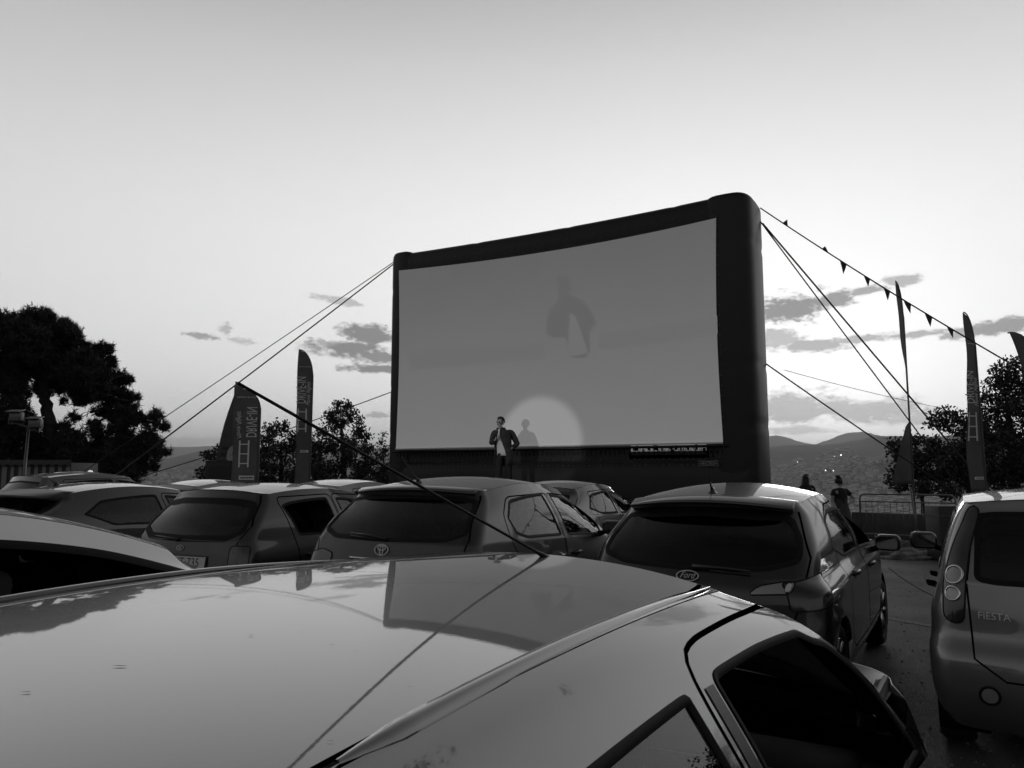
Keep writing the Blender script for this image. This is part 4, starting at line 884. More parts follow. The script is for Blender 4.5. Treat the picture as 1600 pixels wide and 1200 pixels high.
# ------------------------------------------------------------------ feather flags
BAN = mat('banner_cloth', .10, .75, noise=.2, nscale=3); INKW = mat('banner_print', .65, .8); BANL = mat('banner_dark', .02, .8); POLE = mat('flag_pole', .05, .4)
def feather(base, h, w, rz, label, text, mirror=False, lean=0, fold=1.0, shape='feather', m=BAN, badge=False, zt=.72, zi=.55, zs=.90, zp=None, wav=.04, tsz=1.0, low=.55, group='feather flags beside the screen'):
    e = empty('feather_flag', base, rz, label=label, cat='flag', group=group); e.rotation_euler = (0, lean, rz)
    def edge(z):         # width of the sail at height z
        t = (z-low)/(h-low); return w*min(1, (max(0, 1-t)/.22))**.55*(.82+.18*math.sin(min(1, t*1.2)*math.pi/2))
    mb = MB(); pts = []
    for z in np.linspace(0, h*.8, 10): pts.append((0, 0, z))
    for t in np.linspace(0, 1, 12)[1:]: z = h*.8+h*.2*math.sin(t*math.pi/2); pts.append((edge(h*.8)*(1-math.cos(t*math.pi/2))*.9, 0, z))
    if shape == 'feather':
        pts = [(0, 0, z) for z in np.linspace(0, h*.86, 10)]+[(w*.985*(1-math.cos(t*math.pi/2)), 0, h*.86+h*.14*math.sin(t*math.pi/2)) for t in np.linspace(0, 1, 10)[1:]]
    poleP = pts
    P = []
    def wave(x, z): return wav*math.sin(z*1.9+x*3.0)*x/w + wav*.5*math.sin(z*5+1)*x/w
    def fx(x, z):      # fold the sail so that it shows narrower (wind twisted)
        f = fold if not callable(fold) else fold(z/h); return x*f, (1-f*f)**.5*x*.5 if abs(f) < 1 else 0
    mb.tube([(fx(x, z)[0], fx(x, z)[1], z) for x, y, z in poleP], [.022]*10+[.012]*(len(pts)-10), 8); mb.build('pole', POLE, e)
    n = 40; V_ = []; F_ = []; k = 8
    for i in range(n+1):
        z = low+(h-low)*i/n; t = (z-h*.86)/(h*.14)
        x0 = 0 if t < 0 else w*.985*(1-math.sqrt(max(0, 1-min(1, t)**2))); x1 = w
        if t > 0: x1 = max(x0+.002, x1)
        if i == n: x0 = w*.97; x1 = w
        for j in range(k+1):
            x = x0+(x1-x0)*j/k; a, b = fx(x, z); V_.append((a, b+wave(x, z), z))
    for i in range(n):
        for j in range(k): q = i*(k+1)+j; F_.append((q, q+1, q+k+2, q+k+1))
    sl = solidify(mesh('sail', V_, F_, m, e), .006)
    # print: the sail faces -y; mirrored when seen from its back
    def put(V2, F2, cx, cz, rot, s, nm, mt=INKW):
        c, s_ = math.cos(rot), math.sin(rot); out = []
        for x, y, _ in V2:
            X = (x*c-y*s_)*s; Y = (x*s_+y*c)*s
            if not mirror: X = -X
            X += cx; Y += cz; a, b = fx(X, Y); out.append((a, b+wave(X, Y)+.012, Y))
        solidify(mesh(nm, out, F2, mt, sl, False), .003)
    if text:
        zp = zp or low+.16
        V2, F2 = text_mesh(text, 1); put([(x*1.0, y*2.0, 0) for x, y, z in V2], F2, w*(.68 if not mirror else .32), h*zt, math.pi/2, .16*tsz, 'lettering')
        V2, F2 = text_mesh('Movie Nights', 1, shear=.4); put([(x, y*1.3, 0) for x, y, z in V2], F2, w*(.24 if not mirror else .76), h*(zt-.02), math.pi/2, .105*tsz, 'lettering')
        mb = MB(); 
        for a, b, c_, d in ((.0, .0, .06, 1.0), (.34, .0, .40, 1.0), (.0, .12, .4, .16), (.0, .48, .4, .52), (.0, .84, .4, .88)): mb.add([(a, b, 0), (c_, b, 0), (c_, d, 0), (a, d, 0)], [(0, 1, 2, 3)])
        put(mb.V, mb.F, (w*.36 if mirror else min(w-.02, w*.3+.24*tsz)), h*zi-.28*tsz, 0, .56*tsz, 'film_strip_print')
        V2, F2 = text_mesh('open air cinema', 1); put(V2, F2, w*.5, h*zs, 0, w*.115, 'lettering')
        mb = MB(); mb.add([(-.34, -.09, 0), (.34, -.09, 0), (.34, .09, 0), (-.34, .09, 0)], [(0, 1, 2, 3)]); put(mb.V, mb.F, w*.42, zp, 0, w*.85, 'sponsor_patch')
        mb = MB()
        for k_ in range(9): mb.add([(-.28+.062*k_, -.03, 0), (-.24+.062*k_, -.03, 0), (-.24+.062*k_, .035, 0), (-.28+.062*k_, .035, 0)], [(0, 1, 2, 3)])
        c0 = wave; wave2 = lambda *a: c0(*a)
        out = [(fx(w*.42+x*w*.85, zp)[0], fx(w*.42+x*w*.85, zp)[1]+wave(w*.42, zp)+.022, zp+y*w*.85) for x, y, z in mb.V]; mesh('sponsor_print', out, mb.F, INK, sl, False)
    if badge:
        P = roundpoly([(w*.35, .0), (w-.02, .0), (w-.02, .26), (w*.68, .40), (w*.35, .26)], .2, 2, .02); v2, f2 = fill2d(P, .15); put([(x-w/2, y, 0) for x, y in v2], f2, w/2, low+.02, 0, 1, 'badge_panel', mat('badge_white', .42, .8))
        V2, F2 = text_mesh('URBAN', 1); out = put([(x, y, 0) for x, y, z in V2], F2, w*.68, low+.28, 0, .10, 'lettering', INK)
        V2, F2 = text_mesh('CINEMA', 1); put([(x, y, 0) for x, y, z in V2], F2, w*.68, low+.14, 0, .13, 'lettering', INK)
    m2 = MB(); m2.box((0, 0, .03), (.5, .08, .05)); m2.box((0, 0, .032), (.08, .5, .05)); m2.build('foot', BLK, e, False)
    return e
CA = YAW
def ff(px, ty, d, *a, **k):      # flag whose top shows at height ty above the spot px
    return feather(ground(px, d), at_d(px, ty, d).z, *a, **k)
ff(403, 604, 17, .56, CA+math.pi, 'wide feather flag with mirrored lettering, at the left behind the grey hatchback', 'DRIVE-IN', mirror=True, tsz=1.0, low=.3, zt=.78, zi=.585, zs=.935, zp=1.50)
ff(381, 600, 18.2, .86, CA+math.pi+.1, 'twisted feather flag with pale badge at its foot, left of the mirrored one', '', badge=True, fold=lambda t: .18 if t > .93 else .18+1.0*(.93-t)**.9, low=1.85)
ff(484, 546, 17.5, .33, CA+math.pi, 'slim upright feather flag with readable lettering, standing before the left hand bushes', 'DRIVE-IN', mirror=False, tsz=.93, low=1.15, zt=.79, zi=.635, zs=.91, zp=2.07)
ff(1426, 441, 19.6, .52, CA+math.pi, 'tall thin wind-twisted feather flag right of the screen, its cloth hanging dark at the foot', '', fold=lambda t: (.95 if t < .25 else .42+.5*abs(t-.45)/.2 if t < .45 else .26+.5*abs(t-.55)), low=1.35, m=BAN, lean=.0, group='feather flags right of the screen')
ff(1540, 488, 17.2, .34, CA+math.pi, 'curved feather flag with lettering in front of the right hand trees', 'DRIVE-IN', tsz=.98, low=1.25, lean=.008, zt=.69, zi=.53, zs=.87, zp=1.5, fold=lambda t: .95-.4*max(0, t-.4), group='feather flags right of the screen')
ff(1742, 492, 15, .34, CA+math.pi, 'feather flag cut by the right edge, only its curved tip showing', '', low=1.0, lean=.29, group='feather flags right of the screen')

# ------------------------------------------------------------------ railing, bags, box, booth, lights
FEN = mat('fence_steel', .16, .45, metal=.6)
def barrier(a, b, label):
    d = (b-a); L_ = d.length; rz = math.atan2(d.y, d.x); e = empty('crowd_barrier', a, rz, label=label, cat='barrier', group='crowd barriers along the edge of the lot')
    H_ = 1.12; m = MB(); m.tube([(0, 0, .02), (0, 0, H_-.1), (.03, 0, H_-.03), (.1, 0, H_), (L_-.1, 0, H_), (L_-.03, 0, H_-.03), (L_, 0, H_-.1), (L_, 0, .02)], .020, 10)
    m.tube([(0, 0, .22), (L_, 0, .22)], .015, 8); m.tube([(0, 0, H_-.17), (L_, 0, H_-.17)], .015, 8); m.build('frame', FEN, e)
    n = 15
    for k in range(1, n): mb = MB(); mb.tube([(L_*k/n, 0, .22), (L_*k/n, 0, H_-.17)], .008, 6); mb.build('bar', FEN, e)
    for x in (.3, L_-.3): m = MB(); m.tube([(x, -.28, .02), (x, -.2, .06), (x, .2, .06), (x, .28, .02)], .015, 8); m.tube([(x, 0, .06), (x, 0, .22)], .015, 8); m.build('foot', FEN, e)
    return e
g0 = ground(1341, 19.6); g1 = ground(1490, 19.2); barrier(g0, g1, 'crowd barrier right of the two people, behind the car mirrors')
g2 = ground(1496, 19.3); g3 = ground(1625, 18.8); barrier(g2, g3, 'crowd barrier behind the silver hatchback, running off to the right')
fp = MB(); b0 = ground(1430, 18.6); fp.tube([b0+Vector((0, 0, 0)), ground(1421, 18.6)+Vector((0, 0, 1.3))], .022, 8); tag(fp.build('bare_pole', FEN), 'pale slanted pole leaning against the barrier under the twisted flag', 'pole')
BAG = mat('bag_cloth', .09, .7, noise=.5, nscale=9, bump=.6, bscale=14)
def heap(c, s, label, v, name='bundle'):
    b = bmesh.new(); bmesh.ops.create_icosphere(b, subdivisions=4, radius=1)
    for q in b.verts:
        n = float(fnoise(np.array(q.co.x*3+c.x), np.array(q.co.y*3+q.co.z*2.3), 1, c.x, 4)); q.co = Vector((q.co.x*s[0]*(1+.22*n), q.co.y*s[1]*(1+.2*n), max(-.0, q.co.z)*s[2]*(1+.5*n)))
    me = bpy.data.meshes.new(name); b.to_mesh(me); b.free(); me.materials.append(mat(name+'_cloth', v, .7, noise=.5, nscale=7, bump=.5, bscale=20)); me.polygons.foreach_set('use_smooth', [True]*len(me.polygons))
    o = link(bpy.data.objects.new(name, me)); o.location = c; o.rotation_euler = (0, 0, YAW); return tag(o, label, 'bag')
heap(ground(1392, 17.6), (.40, .25, .20), 'crumpled dark cloth bundle with pale patches on the ground before the barrier', .06)
heap(ground(1418, 16.6), (.55, .3, .12), 'flattened striped groundsheet lying before the barrier', .14)
heap(ground(1448, 17.2), (.35, .25, .22), 'pale crumpled bag beside the slanted pole', .16)
heap(ground(1376, 17.2), (.30, .2, .10), 'small grey bag at the left end of the heap before the barrier', .10)
bx = rbox('equipment_case', ground(1478, 16.5)+Vector((0, 0, .5)), (.62, .5, 1.0), .02, mat('case_black', .02, .5), rz=YAW); tag(bx, 'tall black equipment case beside the silver car mirror', 'case')
m = MB(); 
for z in (.32, -.3): m.box((0, 0, z), (.64, .52, .03))
m.build('case_band', STEEL, bx, False)
rope('ground_cable', ground(1380, 10.9)+Vector((0, 0, .42)), ground(1455, 9.7)+Vector((0, 0, .25)), .006, .03, 'thin cord stretched between the black and silver hatchbacks', cat='cord')
# low wall / terrace behind the railing
WALL = mat('terrace_wall', .075, .9, noise=.4, nscale=2)
a = ground(1330, 21.5); b = ground(1700, 20.5); d = b-a
o = rbox('retaining_wall', (a+b)/2+Vector((0, 0, .31)), (d.length, .3, .62), .03, WALL, rz=math.atan2(d.y, d.x)); tag(o, 'low dark wall behind the crowd barriers', 'wall')
# striped booth, far left
bo_ = empty('striped_booth', ground(18, 27), YAW, label='booth with vertical stripes at the far left edge under the pine', cat='booth')
DK = mat('booth_dark', .03, .7); PL_ = mat('booth_pale', .20, .7)
rbox('wall', (0, .8, .95), (3.4, 1.5, 1.9), .03, DK, bo_)
m = MB()
for k in range(15): m.box((-1.62+.232*k, .03, .98), (.10 if k % 3 else .14, .02, 1.6))
m.build('stripes', PL_, bo_, False)
for x in (-1.15, .15):
    for r_ in (.42, .30, .17):
        m = MB(); m.tube([(x+r_*math.cos(a), -.0, .22+r_*math.sin(a)) for a in np.linspace(0, math.pi, 20)], .035, 6); m.build('arch_print', PL_, bo_)
V_ = []; 
for i in range(60): x = -1.75+3.5*i/59; V_ += [(x, -.12, 1.80+.05*(i % 4 < 2)), (x, -.02, 1.98)]
mesh('valance', V_, [(2*i, 2*i+2, 2*i+3, 2*i+1) for i in range(59)], DK, bo_)
# flood light mast
lt = empty('floodlight_mast', ground(36, 25), YAW, label='steel mast with two boxy floodlights in front of the pine at the far left', cat='light mast')
m = MB(); m.tube([(0, 0, 0), (.06, 0, 2.75)], [.05, .035], 10); m.build('mast', STEEL, lt)
m = MB(); m.tube([(-.42, 0, 2.98), (.0, 0, 2.86), (.36, 0, 2.72)], .022, 8); m.tube([(.05, 0, 2.55), (.06, 0, 2.86)], .03, 8); m.build('crossbar', STEEL, lt)
for x, z in ((-.28, 3.14), (.26, 2.95)):
    f = rbox('floodlight', (x, 0, z), (.30, .20, .25), .03, mat('lamp_housing', .05, .5), lt)
    m = MB(); m.tube([(-.21, -.02, -.02), (-.21, -.02, -.20), (.21, -.02, -.20), (.21, -.02, -.02)], .012, 6); m.build('bracket', STEEL, f)
    rbox('visor', (.0, -.10, .15), (.40, .30, .03), .01, STEEL, f, rx=.25); rbox('lamp_face', (0, -.112, 0), (.28, .012, .22), .004, mat('dead_lamp_glass', .12, .1), f)
bl_ = empty('bollard_lamp', ground(141, 22), label='short post with small white globe beside the estate car', cat='lamp'); m = MB(); m.tube([(0, 0, 0), (0, 0, 1.52)], .02, 8); m.build('post', STEEL, bl_)
V_, F_ = lathe([(.005, -.07), (.05, -.05), (.07, 0), (.05, .05), (.005, .07)], 16); V_ = [(y, z, x+1.60) for x, y, z in V_]; mesh('globe', V_, F_, mat('globe_white', .8, .3, emit=.5), bl_)
# dark tent-like box behind the flags
o = rbox('equipment_tent', ground(358, 24)+Vector((0, 0, .98)), (.95, 1.2, 1.95), .04, BLKP, rz=YAW); tag(o, 'plain black cabinet behind the left hand flags', 'cabinet')
m = MB(); m.box((0, -.61, .2), (.7, .02, 1.2)); m.build('door_panel', mat('cabinet_door', .012, .6), o, False)

# ------------------------------------------------------------------ trees
BARK = mat('bark', .035, .9, noise=.4, nscale=6, bump=.8, bscale=18)
def leafmat(v):
    m = bpy.data.materials.new('leaves'); m.use_nodes = True; nt = m.node_tree; p = nt.nodes['Principled BSDF']; g = nt.nodes.new('ShaderNodeNewGeometry'); r = nt.nodes.new('ShaderNodeMapRange')
    r.inputs[3].default_value = v*.5; r.inputs[4].default_value = v*1.6; nt.links.new(g.outputs['Random Per Island'], r.inputs[0]); nt.links.new(r.outputs[0], p.inputs['Base Color']); p.inputs['Roughness'].default_value = .6; p.inputs['Specular IOR Level'].default_value = .25
    return m
NEED = leafmat(.030); LEAF = leafmat(.040)
def rnd_dir(n):
    v = rng.normal(size=(n, 3)); return v/np.linalg.norm(v, axis=1)[:, None]
def tufts(cl, kind, od):
    """cl: list of (centre, rx, ry, rz) -> leaf triangles"""
    Vs = []
    for (c, rx, ry, rz) in cl:
        rm = (rx*rz)**.5
        ns = max(5, int(9+rm*14)); sc = rnd_dir(ns)*(rng.random((ns, 1))**.45)*.86; sr = rng.uniform(.22, .42, ns)
        if kind == 'pine':
            n = int(od*math.pi*rx*rz/.0042); k = 7; ln, wd = .17, .018
        else: n = int(od*math.pi*rx*rz/.0056); k = 3; ln, wd = .095, .034
        w = rng.integers(0, ns, n); P = sc[w]+rng.normal(size=(n, 3))*sr[w][:, None]*.55
        P = np.asarray(c)+P*np.array([rx, ry, rz])[None]
        P = np.repeat(P, k, 0); m = len(P); D = rnd_dir(m)
        if kind == 'pine': D[:, 2] = D[:, 2]+.25
        Sd = np.cross(D, rnd_dir(m)); Sd /= np.linalg.norm(Sd, axis=1)[:, None]+1e-9
        L_ = ln*rng.uniform(.6, 1.3, (m, 1)); st = 0 if kind == 'pine' else .06
        O = P+(D*st if st else 0)
        if kind == 'pine': T_ = np.stack([O-Sd*wd, O+Sd*wd, O+D*L_], 1)
        else: T_ = np.stack([O, O+D*L_*.5+Sd*wd, O+D*L_, O+D*L_*.5-Sd*wd], 1)
        Vs.append(T_.reshape(-1, 3))
    V = np.concatenate(Vs); q = 3 if kind == 'pine' else 4
    return V, np.arange(len(V)).reshape(-1, q)
def tree(name, label, cat, d, trunk, limbs, clumps, kind='leaf', od=2.4, r0=.22, depth=1.0, group=None, twigs=True):
    base = at_d(trunk[0][0], trunk[0][1], d); base.z = float(terrain(np.array(math.degrees(math.atan2(base.dot(CR), base.dot(CF)))), np.array(d))) if d > 24 else 0
    e = empty(name, base, YAW, label=label, cat=cat, group=group)
    def loc(px, py, dy=0):
        p = at_d(px, py, d)-base; s = (d+dy)/d; q = (p+base-Vector((0, 0, CZ)))*s+Vector((0, 0, CZ))-base
        return Vector((q.dot(CR), q.dot(CF), q.z))
    tp = [Vector((0, 0, -.3))]+[loc(*t) for t in trunk[1:]]
    pts = []; n = len(tp)
    for i in range(n-1):
        for t in np.linspace(0, 1, 5, endpoint=False): pts.append(tp[i].lerp(tp[i+1], t)+Vector(rng.normal(size=3)*.02*r0*5))
    pts.append(tp[-1]); m = MB(); rr = [r0*(1-.72*i/(len(pts)-1)) for i in range(len(pts))]; m.tube(pts, rr, 10)
    cl = []
    for c in clumps:
        px, py, rp = c[:3]; R_ = rp/1200*d; dy = rng.uniform(-1, 1)*depth*R_*1.3 if len(c) < 4 else c[3]
        cl.append((loc(px, py, dy), R_*1.05, R_*1.15, R_*(1.02 if kind == 'pine' else .9)))
    for i, (c, rx, ry, rz) in enumerate(cl):
        k = min(range(len(pts)), key=lambda k: (pts[k]-c).length+max(0, pts[k].z-c.z+.3)*1.6); a = pts[k]; ln_ = (c-a).length; mid_ = a.lerp(c, .5)+Vector(rng.normal(size=3)*.10*ln_)+Vector((0, 0, -.10*ln_ if i % 2 else .16*ln_)); wv = rng.normal(size=3)*.035*ln_
        L_ = [a*(1-t)**2+mid_*2*t*(1-t)+c*t*t+Vector(wv*math.sin(t*9)) for t in np.linspace(0, 1, 14)]; r1 = min(rr[k]*.5, .022+.015*ln_)
        if kind == 'pine' and i % 5 in (1, 3): L_ = L_[8:]; m.tube(L_, [r1*(1-.8*t) for t in np.linspace(0, 1, len(L_))], 6)
        if twigs:
            for _ in range(6):
                q = L_[rng.integers(len(L_)//2, len(L_))]; e2 = c+Vector(rnd_dir(1)[0])*rx*.85; m.tube([q, q.lerp(e2, .5)+Vector(rng.normal(size=3)*.06), e2], [.018, .012, .005], 4)
    m.build('trunk', BARK, e)
    V, F = tufts(cl, kind, od); mesh('crown', V, F, NEED if kind == 'pine' else LEAF, e, smooth=False)
    return e
pine = [(60,500,20),(38,512,22),(84,514,18),(8,520,22),(108,526,15),(122,536,11),(52,540,30),(98,548,24),(18,556,26),(138,555,19),(160,550,12),(72,572,22),(172,563,8),
 (118,585,24),(150,598,22),(183,590,13),(200,588,7),(4,596,20),(92,596,10),(165,618,20),(195,630,15),(214,624,7),(132,622,11),(182,650,15),(210,648,13),(236,660,14),(256,664,8),(150,668,8),(120,650,7),(100,632,6),
 (16,640,24),(8,680,30),(52,650,8),(60,690,18),(100,706,25),(60,722,28),(130,716,24),(20,730,25),(160,692,20),(200,696,22),(238,690,15),(260,702,9),(170,726,28),(214,720,20),(238,722,12),
 (-30,530,28),(-60,560,34),(-35,590,30),(-90,600,36),(-50,640,36),(-110,650,36),(-40,690,36),(-90,710,40),(-20,500,20),(75,735,30),(120,742,26),(165,745,24),(30,745,26),(205,742,16),(-30,740,30)]
pine += [(a[0]*.5+b[0]*.5+rng.uniform(-8, 8), a[1]*.5+b[1]*.5+rng.uniform(-8, 8), (a[2]+b[2])*.5) for a, b in zip(pine[:16], pine[3:19])]+[(230, 690, 18), (245, 706, 12), (190, 672, 12), (150, 640, 10), (105, 560, 16), (60, 552, 18), (140, 715, 20), (60, 700, 14), (140, 600, 20), (122, 622, 15), (178, 642, 15), (112, 692, 20), (150, 702, 20), (190, 715, 20), (38, 668, 18), (28, 612, 20), (102, 575, 20), (160, 580, 20), (190, 610, 15), (20, 590, 18), (200, 668, 15), (150, 668, 14), (222, 690, 14), (100, 665, 12)]
tree('pine_tree', 'big spreading pine with open gaps round its forked trunk, at the left edge', 'tree', 33, [(86,745),(82,700),(76,660),(71,625),(66,592),(60,560),(56,530)], None, [(a+rng.uniform(-3, 3), b+rng.uniform(-5, 5), c*rng.uniform(.82, 1.16)) for a, b, c in pine], 'pine', 2.1, .30, 1.6)
tree('shrub_tree', 'low round leafy tree between the leaning flag and the slim flag', 'tree', 27, [(440,752),(440,735),(438,710),(440,690)], None,
 [(418,682,15),(440,670,14),(428,700,20),(462,684,18),(452,706,22),(488,696,18),(408,714,18),(480,718,22),(432,728,22),(405,738,18),(470,742,24),(500,738,20),(446,664,7),(415,668,6)], od=1.7, r0=.10, group='leafy trees left of the screen')
tree('olive_tree', 'rounded leafy tree with one tall crown left of the screen', 'tree', 28, [(538,752),(537,725),(536,700),(534,675),(533,655)], None,
 [(533,638,13),(518,652,15),(549,650,14),(534,662,16),(558,674,16),(574,682,9),(507,676,14),(540,690,24),(572,700,16),(515,702,18),(563,658,6),(500,700,14),(550,722,26),(520,735,24),(580,728,18),(498,726,14),(565,742,20),(526,632,6),(545,634,6)], od=1.75, r0=.12, group='leafy trees left of the screen')
tree('shrub_tree', 'thin twiggy shrub squeezed against the left side of the screen', 'tree', 28.5, [(600,752),(600,725),(598,700)], None, [(596,690,7),(602,702,9),(594,712,9),(602,728,13),(590,740,12),(607,745,12),(598,678,4)], od=1.5, r0=.06, group='leafy trees left of the screen')
tree('shrub_tree', 'small drooping shrub just left of the badge flag', 'tree', 26, [(335,752),(335,735),(334,718)], None, [(322,712,8),(335,716,12),(348,712,12),(330,734,15),(350,738,16),(316,742,9),(365,720,14),(380,738,16),(395,742,14),(340,702,6)], od=1.8, r0=.06, group='leafy trees left of the screen')
tree('shrub_tree', 'dense dark bush behind the left end of the screen foot', 'tree', 30, [(620,756),(620,740)], None, [(450,748,20),(500,750,20),(560,750,22),(600,752,20),(640,752,20),(420,752,18),(380,754,18)], od=2.2, r0=.08, group='leafy trees left of the screen')
tree('leafy_tree', 'tall leafy tree at the right edge behind the lettered flag', 'tree', 26, [(1585,765),(1584,730),(1580,690),(1576,650),(1572,620)], None,
 [(1572,580,16),(1590,574,14),(1556,598,17),(1582,602,22),(1604,596,20),(1540,624,16),(1566,628,22),(1596,636,26),(1528,640,12),(1622,620,26),(1640,660,30),(1555,655,22),(1600,672,32),(1560,690,28),(1625,705,34),(1580,725,34),(1540,715,24),(1650,740,34),(1600,745,30),(1555,745,26),(1665,600,26),(1552,575,5)], od=1.7, r0=.16, group='trees right of the screen')
tree('leafy_tree', 'lower flat-topped tree reaching left behind the guy ropes on the right', 'tree', 24.5, [(1515,765),(1514,735),(1510,705),(1505,680)], None,
 [(1462,652,10),(1478,650,12),(1497,654,13),(1516,660,15),(1452,664,5),(1480,668,8),(1505,676,14),(1530,676,18),(1500,700,20),(1528,705,24),(1495,730,24),(1525,740,24),(1545,690,14),(1470,662,8)], od=1.9, r0=.12, group='trees right of the screen')
tree('hedge_bush', 'mass of dark bushes hanging over the barrier behind the twisted flag', 'bush', 23.5, [(1440,768),(1440,745)], None,
 [(1396,698,9),(1412,692,11),(1432,690,12),(1455,694,14),(1400,716,12),(1424,712,18),(1452,716,20),(1478,706,18),(1404,738,14),(1430,738,20),(1462,742,22),(1490,735,22),(1510,750,22),(1392,752,8),(1408,757,14),(1440,762,16),(1480,765,18),(1390,690,4)], od=2.1, r0=.08, group='trees right of the screen')

# ------------------------------------------------------------------ people
def skin_mesh(name, nodes, edges, m, parent, root, sub=2, rest=None):
    names = list(nodes); idx = {k: i for i, k in enumerate(names)}
    me = bpy.data.meshes.new(name); me.from_pydata([nodes[k][0] for k in names], [(idx[a], idx[b]) for a, b in edges], [])
    o = link(bpy.data.objects.new(name, me), parent)
    q = o.modifiers.new('skin', 'SKIN'); q.use_smooth_shade = True; q.branch_smoothing = .5
    sl = me.skin_vertices[0].data if me.skin_vertices else None
    if sl is None:
        b = bmesh.new(); b.from_mesh(me); b.verts.layers.skin.verify(); b.to_mesh(me); b.free(); sl = me.skin_vertices[0].data
    for k in names:
        r = nodes[k][1]; r = r if isinstance(r, tuple) else (r, r); sl[idx[k]].radius = r; sl[idx[k]].use_root = (k == root)
    subsurf(o, sub); me.materials.append(m)
    dg = bpy.context.evaluated_depsgraph_get(); me2 = bpy.data.meshes.new_from_object(o.evaluated_get(dg)); o.modifiers.clear(); o.data = me2
    if not me2.materials: me2.materials.append(m)
    me2.polygons.foreach_set('use_smooth', [True]*len(me2.polygons)); return o
SKIN = mat('skin', .36, .55); HAIR = mat('hair', .012, .6); TEE = mat('white_tshirt', .72, .8, bump=.5, bscale=12); DENIM = mat('dark_denim_jacket', .028, .75, noise=.6, nscale=14, bump=.6, bscale=25); TROU = mat('black_trousers', .010, .8); SHOE = mat('shoe', .02, .5); DARKTOP = mat('dark_top', .012, .8); DRESS = mat('dress_cloth', .05, .8)
def hand(N, Ed, pre, wrist, direc, palm_n, curl=.5):
    """palm + five fingers appended to skeleton; direc: pointing direction, palm_n: normal of palm (towards the grip)"""
    d = Vector(direc).normalized(); n = Vector(palm_n); n = (n-d*n.dot(d)).normalized(); s = d.cross(n); w = Vector(wrist)
    N[pre+'palm'] = (w+d*.045, (.018, .024)); Ed.append((pre+'wrist', pre+'palm')); N[pre+'kn'] = (w+d*.08, (.014, .026)); Ed.append((pre+'palm', pre+'kn'))
    for k, (off, ln) in enumerate(((-.028, .066), (-.009, .075), (.010, .070), (.028, .055))):
        a = w+d*.088+s*off; prev = pre+'kn'; ang_ = 0; p = a
        for j, fr in enumerate((.0, .45, .3, .25)):
            if j: ang_ += curl*(.9 if j == 1 else 1.1)
            q = p+(d*math.cos(ang_)+n*math.sin(ang_))*ln*fr if j else a
            nm = '%sf%d%d' % (pre, k, j); N[nm] = (q, .0088-.0008*j); Ed.append((prev, nm)); prev = nm; p = q
    a = w+d*.03-s*.026; b = a-s*.022+d*.022+n*.012; c = b+d*.028+n*.014-s*.004
    N[pre+'t0'] = (a, .011); N[pre+'t1'] = (b, .0095); N[pre+'t2'] = (c, .0085); Ed += [(pre+'palm', pre+'t0'), (pre+'t0', pre+'t1'), (pre+'t1', pre+'t2')]
